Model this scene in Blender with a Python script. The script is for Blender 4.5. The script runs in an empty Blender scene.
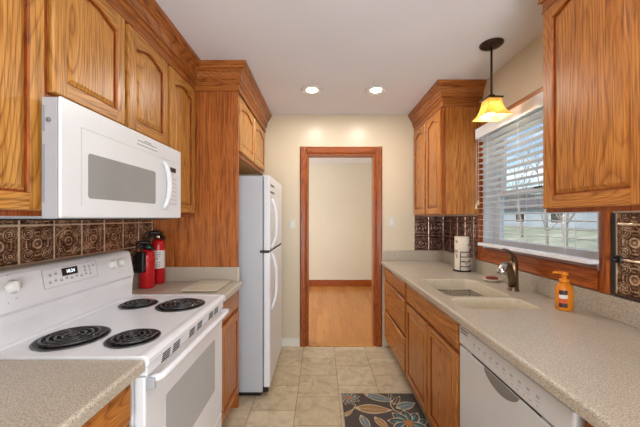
import bpy, bmesh, math, random
from mathutils import Vector, Matrix

random.seed(7)
PI = math.pi
SC = bpy.context.scene
COL = SC.collection

# ------------------------------------------------------------------ camera
cam_d = bpy.data.cameras.new('camera')
cam = bpy.data.objects.new('camera', cam_d)
COL.objects.link(cam)
cam.location = (0, 0, 1.352)
cam.rotation_euler = (PI / 2, 0, 0)
cam_d.sensor_width = 36.0
cam_d.lens = 300.0 * 36.0 / 640.0
cam_d.shift_x = -1.0 / 640.0
cam_d.shift_y = 4.5 / 640.0
cam_d.clip_start = 0.02
cam_d.clip_end = 500
SC.camera = cam

# ------------------------------------------------------------------ exposure
SC.view_settings.view_transform = 'Standard'
SC.view_settings.look = 'None'
SC.view_settings.gamma = 1.0
SC.view_settings.use_curve_mapping = False
SC.view_settings.exposure = 0.22

# ------------------------------------------------------------------ sky
W = bpy.data.worlds.new('world')
SC.world = W
W.use_nodes = True
nt = W.node_tree
for n in list(nt.nodes):
    nt.nodes.remove(n)
wo = nt.nodes.new('ShaderNodeOutputWorld')
bg = nt.nodes.new('ShaderNodeBackground')
sky = nt.nodes.new('ShaderNodeTexSky')
sky.sky_type = 'NISHITA'
sky.sun_elevation = math.radians(38)
sky.sun_rotation = math.radians(250)
sky.sun_intensity = 0.4
sky.sun_size = math.radians(2)
tcw = nt.nodes.new('ShaderNodeTexCoord')
mpw = nt.nodes.new('ShaderNodeMapping')
mpw.inputs['Scale'].default_value = (1, 1, 2.6)
nzw = nt.nodes.new('ShaderNodeTexNoise')
nzw.inputs['Scale'].default_value = 5.0
nzw.inputs['Detail'].default_value = 6
rpw = nt.nodes.new('ShaderNodeValToRGB')
rpw.color_ramp.elements[0].position = 0.47
rpw.color_ramp.elements[0].color = (0, 0, 0, 1)
rpw.color_ramp.elements[1].position = 0.62
rpw.color_ramp.elements[1].color = (1, 1, 1, 1)
mxw = nt.nodes.new('ShaderNodeMix')
mxw.data_type = 'RGBA'
mxw.inputs['B'].default_value = (9.0, 9.2, 9.6, 1)
nt.links.new(tcw.outputs['Generated'], mpw.inputs['Vector'])
nt.links.new(mpw.outputs['Vector'], nzw.inputs['Vector'])
nt.links.new(nzw.outputs['Fac'], rpw.inputs['Fac'])
nt.links.new(rpw.outputs['Color'], mxw.inputs['Factor'])
nt.links.new(sky.outputs['Color'], mxw.inputs['A'])
nt.links.new(mxw.outputs['Result'], bg.inputs['Color'])
bg.inputs['Strength'].default_value = 0.16
nt.links.new(bg.outputs['Background'], wo.inputs['Surface'])


def area_light(name, loc, rot, sx, sy, power, color):
    d = bpy.data.lights.new(name, 'AREA')
    d.shape = 'RECTANGLE'
    d.size = sx
    d.size_y = sy
    d.energy = power
    d.color = color
    o = bpy.data.objects.new(name, d)
    o.location = loc
    o.rotation_euler = rot
    COL.objects.link(o)
    return o


# added unseen fill lights: behind the camera, tilted up, and in the far room
area_light('rear_fill', (0.45, -1.45, 1.30), (PI / 2 + 0.62, 0, 0.10), 1.5, 2.0, 88, (0.86, 0.93, 1.0))
area_light('hall_fill', (-2.85, 4.5, 1.45), (0, -PI / 2, 0), 1.6, 2.0, 82, (0.97, 0.98, 1.0))

# ------------------------------------------------------------------ material helpers


def lin(c):
    r = []
    for v in c:
        v = v / 255.0
        r.append(v / 12.92 if v <= 0.04045 else ((v + 0.055) / 1.055) ** 2.4)
    return tuple(r) + (1.0,)


def new_mat(name):
    m = bpy.data.materials.new(name)
    m.use_nodes = True
    t = m.node_tree
    b = t.nodes['Principled BSDF']
    return m, t, b


def N(t, kind, **kw):
    n = t.nodes.new(kind)
    for k, v in kw.items():
        if k in n.inputs:
            n.inputs[k].default_value = v
        else:
            setattr(n, k, v)
    return n


def L(t, a, b):
    t.links.new(a, b)


def ramp(t, fac, stops):
    r = t.nodes.new('ShaderNodeValToRGB')
    e = r.color_ramp.elements
    while len(e) < len(stops):
        e.new(0.5)
    for el, (p, c) in zip(e, stops):
        el.position = p
        el.color = c
    L(t, fac, r.inputs['Fac'])
    return r.outputs['Color']


def mixc(t, fac, a, b, mode='MIX'):
    m = t.nodes.new('ShaderNodeMix')
    m.data_type = 'RGBA'
    m.blend_type = mode
    if isinstance(fac, (int, float)):
        m.inputs['Factor'].default_value = fac
    else:
        L(t, fac, m.inputs['Factor'])
    for sock, v in (('A', a), ('B', b)):
        if isinstance(v, tuple):
            m.inputs[sock].default_value = v
        else:
            L(t, v, m.inputs[sock])
    return m.outputs['Result']


def obj_coords(t, scale=(1, 1, 1), rand=0.0):
    tc = t.nodes.new('ShaderNodeTexCoord')
    mp = t.nodes.new('ShaderNodeMapping')
    mp.inputs['Scale'].default_value = scale
    src = tc.outputs['Object']
    if rand:
        oi = t.nodes.new('ShaderNodeObjectInfo')
        mul = t.nodes.new('ShaderNodeVectorMath')
        mul.operation = 'SCALE'
        mul.inputs[0].default_value = (3.1, 5.7, 9.3)
        ms = t.nodes.new('ShaderNodeMath')
        ms.operation = 'MULTIPLY'
        ms.inputs[1].default_value = rand
        L(t, oi.outputs['Random'], ms.inputs[0])
        L(t, ms.outputs[0], mul.inputs['Scale'])
        add = t.nodes.new('ShaderNodeVectorMath')
        add.operation = 'ADD'
        L(t, src, add.inputs[0])
        L(t, mul.outputs[0], add.inputs[1])
        src = add.outputs[0]
    L(t, src, mp.inputs['Vector'])
    return mp.outputs['Vector']


def plain(name, rgb, rough=0.5, metal=0.0, var=0.0, scale=8.0, spec=0.5, coat=0.0):
    m, t, b = new_mat(name)
    c = lin(rgb)
    nz = N(t, 'ShaderNodeTexNoise', Scale=scale, Detail=4.0)
    L(t, obj_coords(t), nz.inputs['Vector'])
    v = max(var, 0.02)
    lo = tuple(x * (1 - v) for x in c[:3]) + (1,)
    hi = tuple(min(1, x * (1 + v)) for x in c[:3]) + (1,)
    L(t, ramp(t, nz.outputs['Fac'], [(0.3, lo), (0.7, hi)]), b.inputs['Base Color'])
    b.inputs['Roughness'].default_value = rough
    b.inputs['Metallic'].default_value = metal
    b.inputs['Specular IOR Level'].default_value = spec
    b.inputs['Coat Weight'].default_value = coat
    return m


def oak(name, axis, light, mid, dark, rough=0.34, figure=1.0):
    """stained oak: faint growth-ring contours stretched along one axis, streaks and short dark pores"""
    m, t, b = new_mat(name)
    ai = 'XYZ'.index(axis)
    s = [1.0, 1.0, 1.0]
    s[ai] = 0.15
    v = obj_coords(t, tuple(s), rand=1.0)
    n1 = N(t, 'ShaderNodeTexNoise', Scale=4.6, Detail=1.2, Roughness=0.4, Distortion=0.1)
    L(t, v, n1.inputs['Vector'])
    mul = N(t, 'ShaderNodeMath', operation='MULTIPLY')
    mul.inputs[1].default_value = 38.0
    L(t, n1.outputs['Fac'], mul.inputs[0])
    fr = N(t, 'ShaderNodeMath', operation='FRACT')
    L(t, mul.outputs[0], fr.inputs[0])
    rings = ramp(t, fr.outputs[0], [(0.0, lin(dark)), (0.10, lin(mid)), (0.42, lin(light)), (0.78, lin(light)), (0.90, lin(mid)), (1.0, lin(dark))])
    s2 = [1.0, 1.0, 1.0]
    s2[ai] = 0.04
    v2 = obj_coords(t, tuple(s2), rand=2.0)
    n3 = N(t, 'ShaderNodeTexNoise', Scale=60.0, Detail=5.0, Roughness=0.65)
    L(t, v2, n3.inputs['Vector'])
    streak = ramp(t, n3.outputs['Fac'], [(0.30, lin(dark)), (0.45, lin(mid)), (0.62, lin(light))])
    n2 = N(t, 'ShaderNodeTexNoise', Scale=200.0, Detail=2.0)
    L(t, v2, n2.inputs['Vector'])
    pores = ramp(t, n2.outputs['Fac'], [(0.36, (0.42, 0.36, 0.28, 1)), (0.52, (1, 1, 1, 1))])
    n4 = N(t, 'ShaderNodeTexNoise', Scale=9.0, Detail=2.0)
    L(t, v2, n4.inputs['Vector'])
    fig = ramp(t, n4.outputs['Fac'], [(0.35, (0.28 * figure,) * 3 + (1,)), (0.65, (0.72 * figure,) * 3 + (1,))])
    c = mixc(t, 0.7, mixc(t, fig, streak, rings), pores, 'MULTIPLY')
    L(t, c, b.inputs['Base Color'])
    b.inputs['Roughness'].default_value = rough
    b.inputs['Coat Weight'].default_value = 0.05
    b.inputs['Specular IOR Level'].default_value = 0.4
    b.inputs['Coat Roughness'].default_value = 0.25
    bp = N(t, 'ShaderNodeBump', Strength=0.10, Distance=0.001)
    L(t, n2.outputs['Fac'], bp.inputs['Height'])
    L(t, bp.outputs['Normal'], b.inputs['Normal'])
    return m


HONEY = ((210, 152, 76), (188, 126, 55), (128, 72, 24))
AMBER = ((200, 132, 60), (176, 105, 42), (116, 60, 18))
RUSSET = ((182, 112, 50), (162, 92, 36), (108, 50, 15))
CHERRY = ((186, 98, 36), (166, 79, 25), (114, 49, 12))
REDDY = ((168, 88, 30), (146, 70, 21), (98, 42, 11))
OAK = {}
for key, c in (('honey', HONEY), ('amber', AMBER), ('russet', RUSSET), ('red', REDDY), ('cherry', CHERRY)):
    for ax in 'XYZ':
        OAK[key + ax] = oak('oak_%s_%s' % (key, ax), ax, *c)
OAKPANEL = oak('oak_veneer_panel', 'Z', (190, 114, 54), (170, 94, 40), (108, 50, 17), figure=0.25)


def laminate(name, a, bb, c, rough=0.3):
    m, t, b = new_mat(name)
    v = obj_coords(t)
    n1 = N(t, 'ShaderNodeTexNoise', Scale=260.0, Detail=3.0)
    n2 = N(t, 'ShaderNodeTexVoronoi', Scale=330.0)
    n3 = N(t, 'ShaderNodeTexNoise', Scale=9.0, Detail=3.0)
    for n in (n1, n2, n3):
        L(t, v, n.inputs['Vector'])
    base = ramp(t, n1.outputs['Fac'], [(0.36, lin(c)), (0.5, lin(bb)), (0.66, lin(a))])
    sp = ramp(t, n2.outputs['Color'], [(0.0, (0.86, 0.84, 0.82, 1)), (0.45, (1, 1, 1, 1)), (1.0, (1.04, 1.04, 1.03, 1))])
    cl = ramp(t, n3.outputs['Fac'], [(0.3, (0.96, 0.95, 0.94, 1)), (0.7, (1.03, 1.03, 1.03, 1))])
    L(t, mixc(t, 1.0, mixc(t, 1.0, base, sp, 'MULTIPLY'), cl, 'MULTIPLY'), b.inputs['Base Color'])
    b.inputs['Roughness'].default_value = rough
    return m


COUNTER = laminate('speckled_laminate', (206, 196, 181), (188, 177, 161), (150, 138, 122))
SINKM = laminate('sink_composite', (216, 204, 182), (208, 196, 173), (198, 186, 162), 0.35)
CEIL = plain('ceiling_paint', (230, 232, 238), 0.9, var=0.01, scale=2)
WALL = plain('cream_wall_paint', (215, 201, 176), 0.32, var=0.01, scale=2)
HALLW = plain('beige_hall_paint', (216, 209, 192), 0.45, var=0.01, scale=2)
WHITE = plain('white_enamel', (231, 233, 238), 0.22, var=0.01)
WHITE2 = plain('white_plastic', (222, 221, 217), 0.38, var=0.01)
MWWHITE = plain('microwave_white', (226, 228, 231), 0.25, var=0.01)
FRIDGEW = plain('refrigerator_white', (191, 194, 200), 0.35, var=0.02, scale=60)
GREYM = plain('light_grey_metal', (172, 174, 180), 0.4, 0.0, var=0.03)
DWW = plain('dishwasher_white', (208, 208, 209), 0.28, var=0.01)
ALMOND = plain('almond_plastic', (214, 208, 194), 0.4)
BLACK = plain('black_plastic', (18, 17, 17), 0.45)
COILGREY = plain('coil_highlight_grey', (84, 84, 86), 0.26, 0.6, var=0.2, scale=60)  # grey, with the highlights of the black coils put into the colour
DARKGAP = plain('dark_gap', (46, 40, 36), 0.7)
DARKSTEEL = plain('dark_steel_rim', (104, 104, 106), 0.3, 0.8)
PANM = plain('grey_drip_pan', (126, 126, 126), 0.4, 0.3)
CHROME = plain('chrome', (205, 205, 205), 0.15, 1.0)
BRONZE = plain('oil_rubbed_bronze', (60, 48, 40), 0.4, 0.6, var=0.2)
NICKEL = plain('brushed_bronze_nickel', (134, 114, 92), 0.28, 1.0, var=0.08, scale=40)
RED = plain('red_enamel', (196, 22, 30), 0.28, var=0.03)
PAPER = plain('white_label_paper', (232, 228, 222), 0.6)
DARKINK = plain('dark_print', (66, 66, 68), 0.5)
GREYINK = plain('grey_print', (120, 118, 116), 0.6)
PALEINK = plain('pale_print', (168, 168, 168), 0.6)
SEAM = plain('pale_seam', (196, 198, 200), 0.5)
SCREEN = plain('black_display', (14, 15, 16), 0.15)
OVENGLASS = plain('oven_window_glass', (180, 182, 186), 0.18, var=0.02)
MWGLASS = plain('microwave_window_glass', (146, 147, 147), 0.12, var=0.03)
ORANGE = plain('orange_plastic', (226, 134, 26), 0.35, var=0.04)
ORANGED = plain('orange_flower_print', (214, 92, 42), 0.5, var=0.3, scale=90)
PURPLE = plain('dark_purple_print', (74, 40, 44), 0.5, var=0.3, scale=90)
SOAPR = plain('red_soap', (132, 48, 44), 0.45, var=0.1)
DISHM = plain('cream_ceramic', (206, 192, 172), 0.3, var=0.03)
BOARD = plain('beige_board', (205, 194, 172), 0.3, var=0.03)
BOARDE = plain('dark_board_edge', (112, 96, 76), 0.4)
BLINDM = plain('white_blind_slat', (238, 240, 243), 0.4, var=0.01)
VINYL = plain('white_vinyl', (222, 226, 230), 0.35, var=0.01)
TASSEL = plain('cream_tassel', (226, 206, 170), 0.6)
BASEW = plain('white_trim_paint', (226, 224, 218), 0.4, var=0.01)
COPPERTRIM = plain('copper_trim', (120, 70, 42), 0.35, 0.7, var=0.2)
TRUNK = plain('grey_bark', (158, 152, 150), 0.9, var=0.25, scale=12)
ROOFM = plain('grey_shingle', (104, 100, 104), 0.9, var=0.15, scale=8)
SIDING = plain('pale_siding', (160, 174, 190), 0.8, var=0.04)
HILLM = plain('wooded_hill', (84, 92, 92), 1.0, var=0.3, scale=0.15)
TEAL = plain('teal_green_plastic', (60, 150, 130), 0.4)


def emis(name, rgb, strength):
    m, t, b = new_mat(name)
    b.inputs['Base Color'].default_value = lin(rgb)
    b.inputs['Emission Color'].default_value = lin(rgb)
    b.inputs['Emission Strength'].default_value = strength
    return m


LENS = emis('lit_lens', (255, 244, 226), 9.0)
BULB = emis('lit_bulb', (255, 232, 190), 12.0)
DIGITS = emis('lit_digits', (225, 240, 245), 1.2)


def tile_mat():
    m, t, b = new_mat('beige_floor_tile')
    tc = t.nodes.new('ShaderNodeTexCoord')
    mp = N(t, 'ShaderNodeMapping')
    # bricks run along Y: swap axes, so that the columns of tile line up with the photographed joints
    mp.inputs['Rotation'].default_value = (0, 0, -PI / 2)
    mp.inputs['Location'].default_value = (-2.424 + 0.0, 0.0, 0)
    L(t, tc.outputs['Object'], mp.inputs['Vector'])
    # explicit: u = y - 2.424 , v = x - 0.135
    sep = t.nodes.new('ShaderNodeSeparateXYZ')
    L(t, tc.outputs['Object'], sep.inputs[0])
    su = N(t, 'ShaderNodeMath', operation='SUBTRACT')
    su.inputs[1].default_value = 2.424 - 3.15 * 4 + 0.1575
    L(t, sep.outputs['Y'], su.inputs[0])
    sv = N(t, 'ShaderNodeMath', operation='SUBTRACT')
    sv.inputs[1].default_value = 0.135 - 0.315 * 20
    L(t, sep.outputs['X'], sv.inputs[0])
    cmb = t.nodes.new('ShaderNodeCombineXYZ')
    L(t, su.outputs[0], cmb.inputs[0])
    L(t, sv.outputs[0], cmb.inputs[1])
    br = N(t, 'ShaderNodeTexBrick')
    br.inputs['Scale'].default_value = 1.0
    br.inputs['Brick Width'].default_value = 0.315
    br.inputs['Row Height'].default_value = 0.315
    br.inputs['Mortar Size'].default_value = 0.0032
    br.inputs['Mortar Smooth'].default_value = 0.3
    br.inputs['Bias'].default_value = 0.0
    br.offset = 0.5
    br.offset_frequency = 2
    br.inputs['Color1'].default_value = lin((210, 196, 170))
    br.inputs['Color2'].default_value = lin((196, 180, 152))
    br.inputs['Mortar'].default_value = lin((150, 132, 106))
    L(t, cmb.outputs[0], br.inputs['Vector'])
    n1 = N(t, 'ShaderNodeTexNoise', Scale=11.0, Detail=8.0, Roughness=0.65, Distortion=0.8)
    L(t, tc.outputs['Object'], n1.inputs['Vector'])
    mott = ramp(t, n1.outputs['Fac'], [(0.32, (0.74, 0.69, 0.63, 1)), (0.5, (0.96, 0.95, 0.92, 1)), (0.68, (1.12, 1.11, 1.08, 1))])
    n2 = N(t, 'ShaderNodeTexNoise', Scale=120.0, Detail=3.0)
    L(t, tc.outputs['Object'], n2.inputs['Vector'])
    fine = ramp(t, n2.outputs['Fac'], [(0.3, (0.9, 0.9, 0.89, 1)), (0.7, (1.06, 1.06, 1.06, 1))])
    c = mixc(t, 1.0, mixc(t, 1.0, br.outputs['Color'], mott, 'MULTIPLY'), fine, 'MULTIPLY')
    L(t, c, b.inputs['Base Color'])
    b.inputs['Roughness'].default_value = 0.38
    bp = N(t, 'ShaderNodeBump', Strength=0.35, Distance=0.002)
    inv = N(t, 'ShaderNodeMath', operation='SUBTRACT')
    inv.inputs[0].default_value = 1.0
    L(t, br.outputs['Fac'], inv.inputs[1])
    L(t, inv.outputs[0], bp.inputs['Height'])
    L(t, bp.outputs['Normal'], b.inputs['Normal'])
    return m


def plank_mat():
    m, t, b = new_mat('honey_plank_floor')
    tc = t.nodes.new('ShaderNodeTexCoord')
    sep = t.nodes.new('ShaderNodeSeparateXYZ')
    L(t, tc.outputs['Object'], sep.inputs[0])
    cmb = t.nodes.new('ShaderNodeCombineXYZ')
    ax = N(t, 'ShaderNodeMath', operation='ADD')
    ax.inputs[1].default_value = 20.0
    L(t, sep.outputs['X'], ax.inputs[0])
    L(t, sep.outputs['Y'], cmb.inputs[0])
    L(t, ax.outputs[0], cmb.inputs[1])
    br = N(t, 'ShaderNodeTexBrick')
    br.inputs['Scale'].default_value = 1.0
    br.inputs['Brick Width'].default_value = 0.9
    br.inputs['Row Height'].default_value = 0.075
    br.inputs['Mortar Size'].default_value = 0.0008
    br.offset = 0.37
    br.inputs['Color1'].default_value = lin((184, 128, 66))
    br.inputs['Color2'].default_value = lin((168, 108, 50))
    br.inputs['Mortar'].default_value = lin((120, 70, 30))
    L(t, cmb.outputs[0], br.inputs['Vector'])
    v2 = obj_coords(t, (1, 0.05, 1))
    n2 = N(t, 'ShaderNodeTexNoise', Scale=60.0, Detail=4.0)
    L(t, v2, n2.inputs['Vector'])
    tint = ramp(t, n2.outputs['Fac'], [(0.3, (0.84, 0.8, 0.76, 1)), (0.7, (1.1, 1.08, 1.05, 1))])
    L(t, mixc(t, 1.0, br.outputs['Color'], tint, 'MULTIPLY'), b.inputs['Base Color'])
    b.inputs['Roughness'].default_value = 0.3
    return m


def tin_mat(name, dark, mid, light):
    """antiqued tin: dark patina in the recesses of the stamping, rubbed copper on its raised lines"""
    m, t, b = new_mat(name)
    v = obj_coords(t)
    at = t.nodes.new('ShaderNodeAttribute')
    at.attribute_name = 'relief'
    n1 = N(t, 'ShaderNodeTexNoise', Scale=30.0, Detail=4.0, Roughness=0.6, Distortion=0.6)
    L(t, v, n1.inputs['Vector'])
    a = N(t, 'ShaderNodeMath', operation='MULTIPLY_ADD')
    L(t, n1.outputs['Fac'], a.inputs[0])
    a.inputs[1].default_value = 1.1
    a.inputs[2].default_value = -0.5
    sm = N(t, 'ShaderNodeMath', operation='ADD')
    L(t, at.outputs['Fac'], sm.inputs[0])
    L(t, a.outputs[0], sm.inputs[1])
    L(t, ramp(t, sm.outputs[0], [(0.0, lin(dark)), (0.25, lin(mid)), (0.62, lin(light))]), b.inputs['Base Color'])
    b.inputs['Metallic'].default_value = 0.6
    b.inputs['Roughness'].default_value = 0.24
    return m


TILE = tile_mat()
PLANK = plank_mat()
TIN = tin_mat('embossed_copper_tin', (66, 46, 36), (150, 114, 84), (240, 220, 194))
TIND = tin_mat('embossed_dark_tin', (50, 32, 32), (112, 78, 66), (190, 158, 136))


def glass_mat():
    m = bpy.data.materials.new('window_glass')
    m.use_nodes = True
    t = m.node_tree
    t.nodes.remove(t.nodes['Principled BSDF'])
    out = t.nodes['Material Output']
    tr = t.nodes.new('ShaderNodeBsdfTransparent')
    tr.inputs['Color'].default_value = (0.95, 0.97, 0.98, 1)
    gl = t.nodes.new('ShaderNodeBsdfGlossy')
    gl.inputs['Roughness'].default_value = 0.02
    lw = t.nodes.new('ShaderNodeLayerWeight')
    pw = N(t, 'ShaderNodeMath', operation='POWER')
    pw.inputs[1].default_value = 5.0
    L(t, lw.outputs['Facing'], pw.inputs[0])
    fr = N(t, 'ShaderNodeMath', operation='MULTIPLY_ADD')
    fr.inputs[1].default_value = 0.5
    fr.inputs[2].default_value = 0.03
    L(t, pw.outputs[0], fr.inputs[0])
    mx = t.nodes.new('ShaderNodeMixShader')
    L(t, fr.outputs[0], mx.inputs[0])
    L(t, tr.outputs[0], mx.inputs[1])
    L(t, gl.outputs[0], mx.inputs[2])
    L(t, mx.outputs[0], out.inputs['Surface'])
    return m


GLASS = glass_mat()


def shade_mat():
    m = bpy.data.materials.new('amber_art_glass')
    m.use_nodes = True
    t = m.node_tree
    b = t.nodes['Principled BSDF']
    out = t.nodes['Material Output']
    nz = N(t, 'ShaderNodeTexNoise', Scale=14.0, Detail=4.0, Distortion=1.5)
    L(t, obj_coords(t), nz.inputs['Vector'])
    c = ramp(t, nz.outputs['Fac'], [(0.3, lin((240, 198, 104))), (0.5, lin((252, 226, 150))), (0.7, lin((255, 240, 200)))])
    L(t, c, b.inputs['Base Color'])
    b.inputs['Roughness'].default_value = 0.25
    tl = t.nodes.new('ShaderNodeBsdfTranslucent')
    L(t, c, tl.inputs['Color'])
    mx = t.nodes.new('ShaderNodeMixShader')
    mx.inputs[0].default_value = 0.6
    L(t, b.outputs[0], mx.inputs[1])
    L(t, tl.outputs[0], mx.inputs[2])
    L(t, mx.outputs[0], out.inputs['Surface'])
    return m


SHADE = shade_mat()


def grass_mat():
    m, t, b = new_mat('winter_lawn')
    nz = N(t, 'ShaderNodeTexNoise', Scale=0.8, Detail=8.0)
    L(t, obj_coords(t), nz.inputs['Vector'])
    L(t, ramp(t, nz.outputs['Fac'], [(0.3, lin((132, 142, 124))), (0.55, lin((164, 172, 152))), (0.75, lin((196, 200, 180)))]), b.inputs['Base Color'])
    b.inputs['Roughness'].default_value = 1.0
    return m


GRASS = grass_mat()


def towel_mat():
    m, t, b = new_mat('printed_paper_towel')
    v = obj_coords(t)
    n = N(t, 'ShaderNodeTexNoise', Scale=26.0, Detail=3.0)
    L(t, v, n.inputs['Vector'])
    L(t, ramp(t, n.outputs['Fac'], [(0.0, lin((236, 226, 210))), (0.60, lin((236, 226, 210))), (0.64, lin((140, 112, 104))), (0.70, lin((196, 168, 140)))]), b.inputs['Base Color'])
    b.inputs['Roughness'].default_value = 0.9
    return m


TOWEL = towel_mat()


def weave(name, rgb, var=0.25):
    m, t, b = new_mat(name)
    v = obj_coords(t)
    w = N(t, 'ShaderNodeTexWave', Scale=90.0)
    w.inputs['Distortion'].default_value = 2.0
    n = N(t, 'ShaderNodeTexNoise', Scale=180.0, Detail=2.0)
    for q in (w, n):
        L(t, v, q.inputs['Vector'])
    c = lin(rgb)
    lo = tuple(x * (1 - var) for x in c[:3]) + (1,)
    hi = tuple(min(1, x * (1 + var)) for x in c[:3]) + (1,)
    a = ramp(t, n.outputs['Fac'], [(0.35, lo), (0.65, hi)])
    bb = ramp(t, w.outputs['Fac'], [(0.2, (0.85, 0.85, 0.85, 1)), (0.8, (1.05, 1.05, 1.05, 1))])
    L(t, mixc(t, 1.0, a, bb, 'MULTIPLY'), b.inputs['Base Color'])
    b.inputs['Roughness'].default_value = 0.95
    return m


RUGS = [weave('rug_charcoal_brown', (82, 72, 66)), weave('rug_cream', (196, 178, 148)), weave('rug_blue_grey', (112, 124, 128)),
        weave('rug_teal', (62, 108, 112)), weave('rug_tan', (164, 126, 86)), weave('rug_orange', (190, 110, 48))]

# ------------------------------------------------------------------ mesh helpers


class MB:
    def __init__(self):
        self.bm = bmesh.new()

    def _mi(self, faces, mi, smooth=False):
        for f in faces:
            f.material_index = mi
            f.smooth = smooth

    def box(self, x0, x1, y0, y1, z0, z1, bev=0.0, mi=0, seg=2):
        x0, x1 = min(x0, x1), max(x0, x1)
        y0, y1 = min(y0, y1), max(y0, y1)
        z0, z1 = min(z0, z1), max(z0, z1)
        r = bmesh.ops.create_cube(self.bm, size=1.0)
        vs = r['verts']
        for v in vs:
            v.co = Vector(((x0 + x1) / 2 + v.co.x * (x1 - x0), (y0 + y1) / 2 + v.co.y * (y1 - y0), (z0 + z1) / 2 + v.co.z * (z1 - z0)))
        fs = set(f for v in vs for f in v.link_faces)
        if bev > 0:
            es = list(set(e for v in vs for e in v.link_edges))
            rr = bmesh.ops.bevel(self.bm, geom=es, offset=bev, segments=seg, profile=0.5, affect='EDGES', clamp_overlap=True)
            fs = set(f for f in fs if f.is_valid) | set(rr['faces'])
        self._mi(fs, mi)
        return self

    def prism(self, pts, axis, a0, a1, mi=0, smooth=False, bev=0.0):
        """pts: 2-D outline in the two other axes (cyclic order X,Y,Z without axis), extruded from a0 to a1"""
        def co(p, a):
            if axis == 'X':
                return (a, p[0], p[1])
            if axis == 'Y':
                return (p[0], a, p[1])
            return (p[0], p[1], a)
        A = [self.bm.verts.new(co(p, a0)) for p in pts]
        B = [self.bm.verts.new(co(p, a1)) for p in pts]
        n = len(pts)
        fs = [self.bm.faces.new((A[i], A[(i + 1) % n], B[(i + 1) % n], B[i])) for i in range(n)]
        caps = [self.bm.faces.new(A), self.bm.faces.new(B[::-1])]
        self._mi(fs, mi, smooth)
        self._mi(caps, mi)
        if bev > 0:
            es = list(set(e for f in caps for e in f.edges))
            bmesh.ops.bevel(self.bm, geom=es, offset=bev, segments=2, profile=0.5, affect='EDGES', clamp_overlap=True)
        return self

    def lathe(self, prof, c, seg=32, mi=0, smooth=True, axis='Z', rot=None):
        """prof: (radius, height) from bottom to top, turned about the axis through c"""
        rings = []
        M = rot or Matrix.Identity(3)
        if axis == 'X':
            M = Matrix.Rotation(PI / 2, 3, 'Y')
        elif axis == 'Y':
            M = Matrix.Rotation(-PI / 2, 3, 'X')
        for (r, h) in prof:
            if r < 1e-6:
                rings.append([self.bm.verts.new(Vector(c) + M @ Vector((0, 0, h)))])
            else:
                rings.append([self.bm.verts.new(Vector(c) + M @ Vector((r * math.cos(2 * PI * k / seg), r * math.sin(2 * PI * k / seg), h))) for k in range(seg)])
        fs = []
        for a, b in zip(rings, rings[1:]):
            for k in range(seg):
                k2 = (k + 1) % seg
                if len(a) == 1 and len(b) == 1:
                    continue
                if len(a) == 1:
                    fs.append(self.bm.faces.new((a[0], b[k2], b[k])))
                elif len(b) == 1:
                    fs.append(self.bm.faces.new((a[k], a[k2], b[0])))
                else:
                    fs.append(self.bm.faces.new((a[k], a[k2], b[k2], b[k])))
        if len(rings[0]) > 1:
            self._mi([self.bm.faces.new(rings[0][::-1])], mi)
        if len(rings[-1]) > 1:
            self._mi([self.bm.faces.new(rings[-1])], mi)
        self._mi(fs, mi, smooth)
        return self

    def tube(self, pts, r, seg=10, mi=0, closed=False, flat=1.0):
        """swept round tube; r a number or a list"""
        P = [Vector(p) for p in pts]
        n = len(P)
        R = r if isinstance(r, (list, tuple)) else [r] * n
        rings = []
        prev = None
        for i in range(n):
            if closed:
                d = (P[(i + 1) % n] - P[i - 1]).normalized()
            else:
                d = (P[min(i + 1, n - 1)] - P[max(i - 1, 0)]).normalized()
            if prev is None:
                up = Vector((0, 0, 1)) if abs(d.z) < 0.9 else Vector((1, 0, 0))
                a = d.cross(up).normalized()
            else:
                a = (prev - d * prev.dot(d)).normalized()
            prev = a
            b = d.cross(a).normalized()
            rings.append([self.bm.verts.new(P[i] + a * (R[i] * math.cos(2 * PI * k / seg)) + b * (R[i] * flat * math.sin(2 * PI * k / seg))) for k in range(seg)])
        fs = []
        m = n if closed else n - 1
        for i in range(m):
            A, B = rings[i], rings[(i + 1) % n]
            for k in range(seg):
                k2 = (k + 1) % seg
                fs.append(self.bm.faces.new((A[k], A[k2], B[k2], B[k])))
        self._mi(fs, mi, True)
        if not closed:
            self._mi([self.bm.faces.new(rings[0][::-1]), self.bm.faces.new(rings[-1])], mi)
        return self

    def build(self, name, mats, parent=None, loc=None, doubles=0.0):
        if doubles:
            bmesh.ops.remove_doubles(self.bm, verts=self.bm.verts, dist=doubles)
        bmesh.ops.recalc_face_normals(self.bm, faces=self.bm.faces)
        base = Vector((0, 0, 0))
        p = parent
        while p is not None:
            base += p.location
            p = p.parent
        if parent is None and loc is not None:
            base = Vector(loc)
        for v in self.bm.verts:
            v.co -= base
        me = bpy.data.meshes.new(name)
        self.bm.to_mesh(me)
        self.bm.free()
        for m in (mats if isinstance(mats, (list, tuple)) else [mats]):
            me.materials.append(m)
        o = bpy.data.objects.new(name, me)
        COL.objects.link(o)
        if parent is not None:
            o.parent = parent
        elif loc is not None:
            o.location = loc
        return o


def thing(name, label, cat, loc, group=None):
    o = bpy.data.objects.new(name, None)
    o.empty_display_size = 0.05
    COL.objects.link(o)
    o.location = loc
    return tag(o, label, cat, group)


def tag(o, label, cat, group=None):
    o['label'] = label
    o['category'] = cat
    if group:
        o['group'] = group
    return o


def struct(o, label=None):
    o['kind'] = 'structure'
    if label:
        o['label'] = label
    return o


def box(name, mats, parent, *a, **k):
    return MB().box(*a, **k).build(name, mats, parent)


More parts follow.
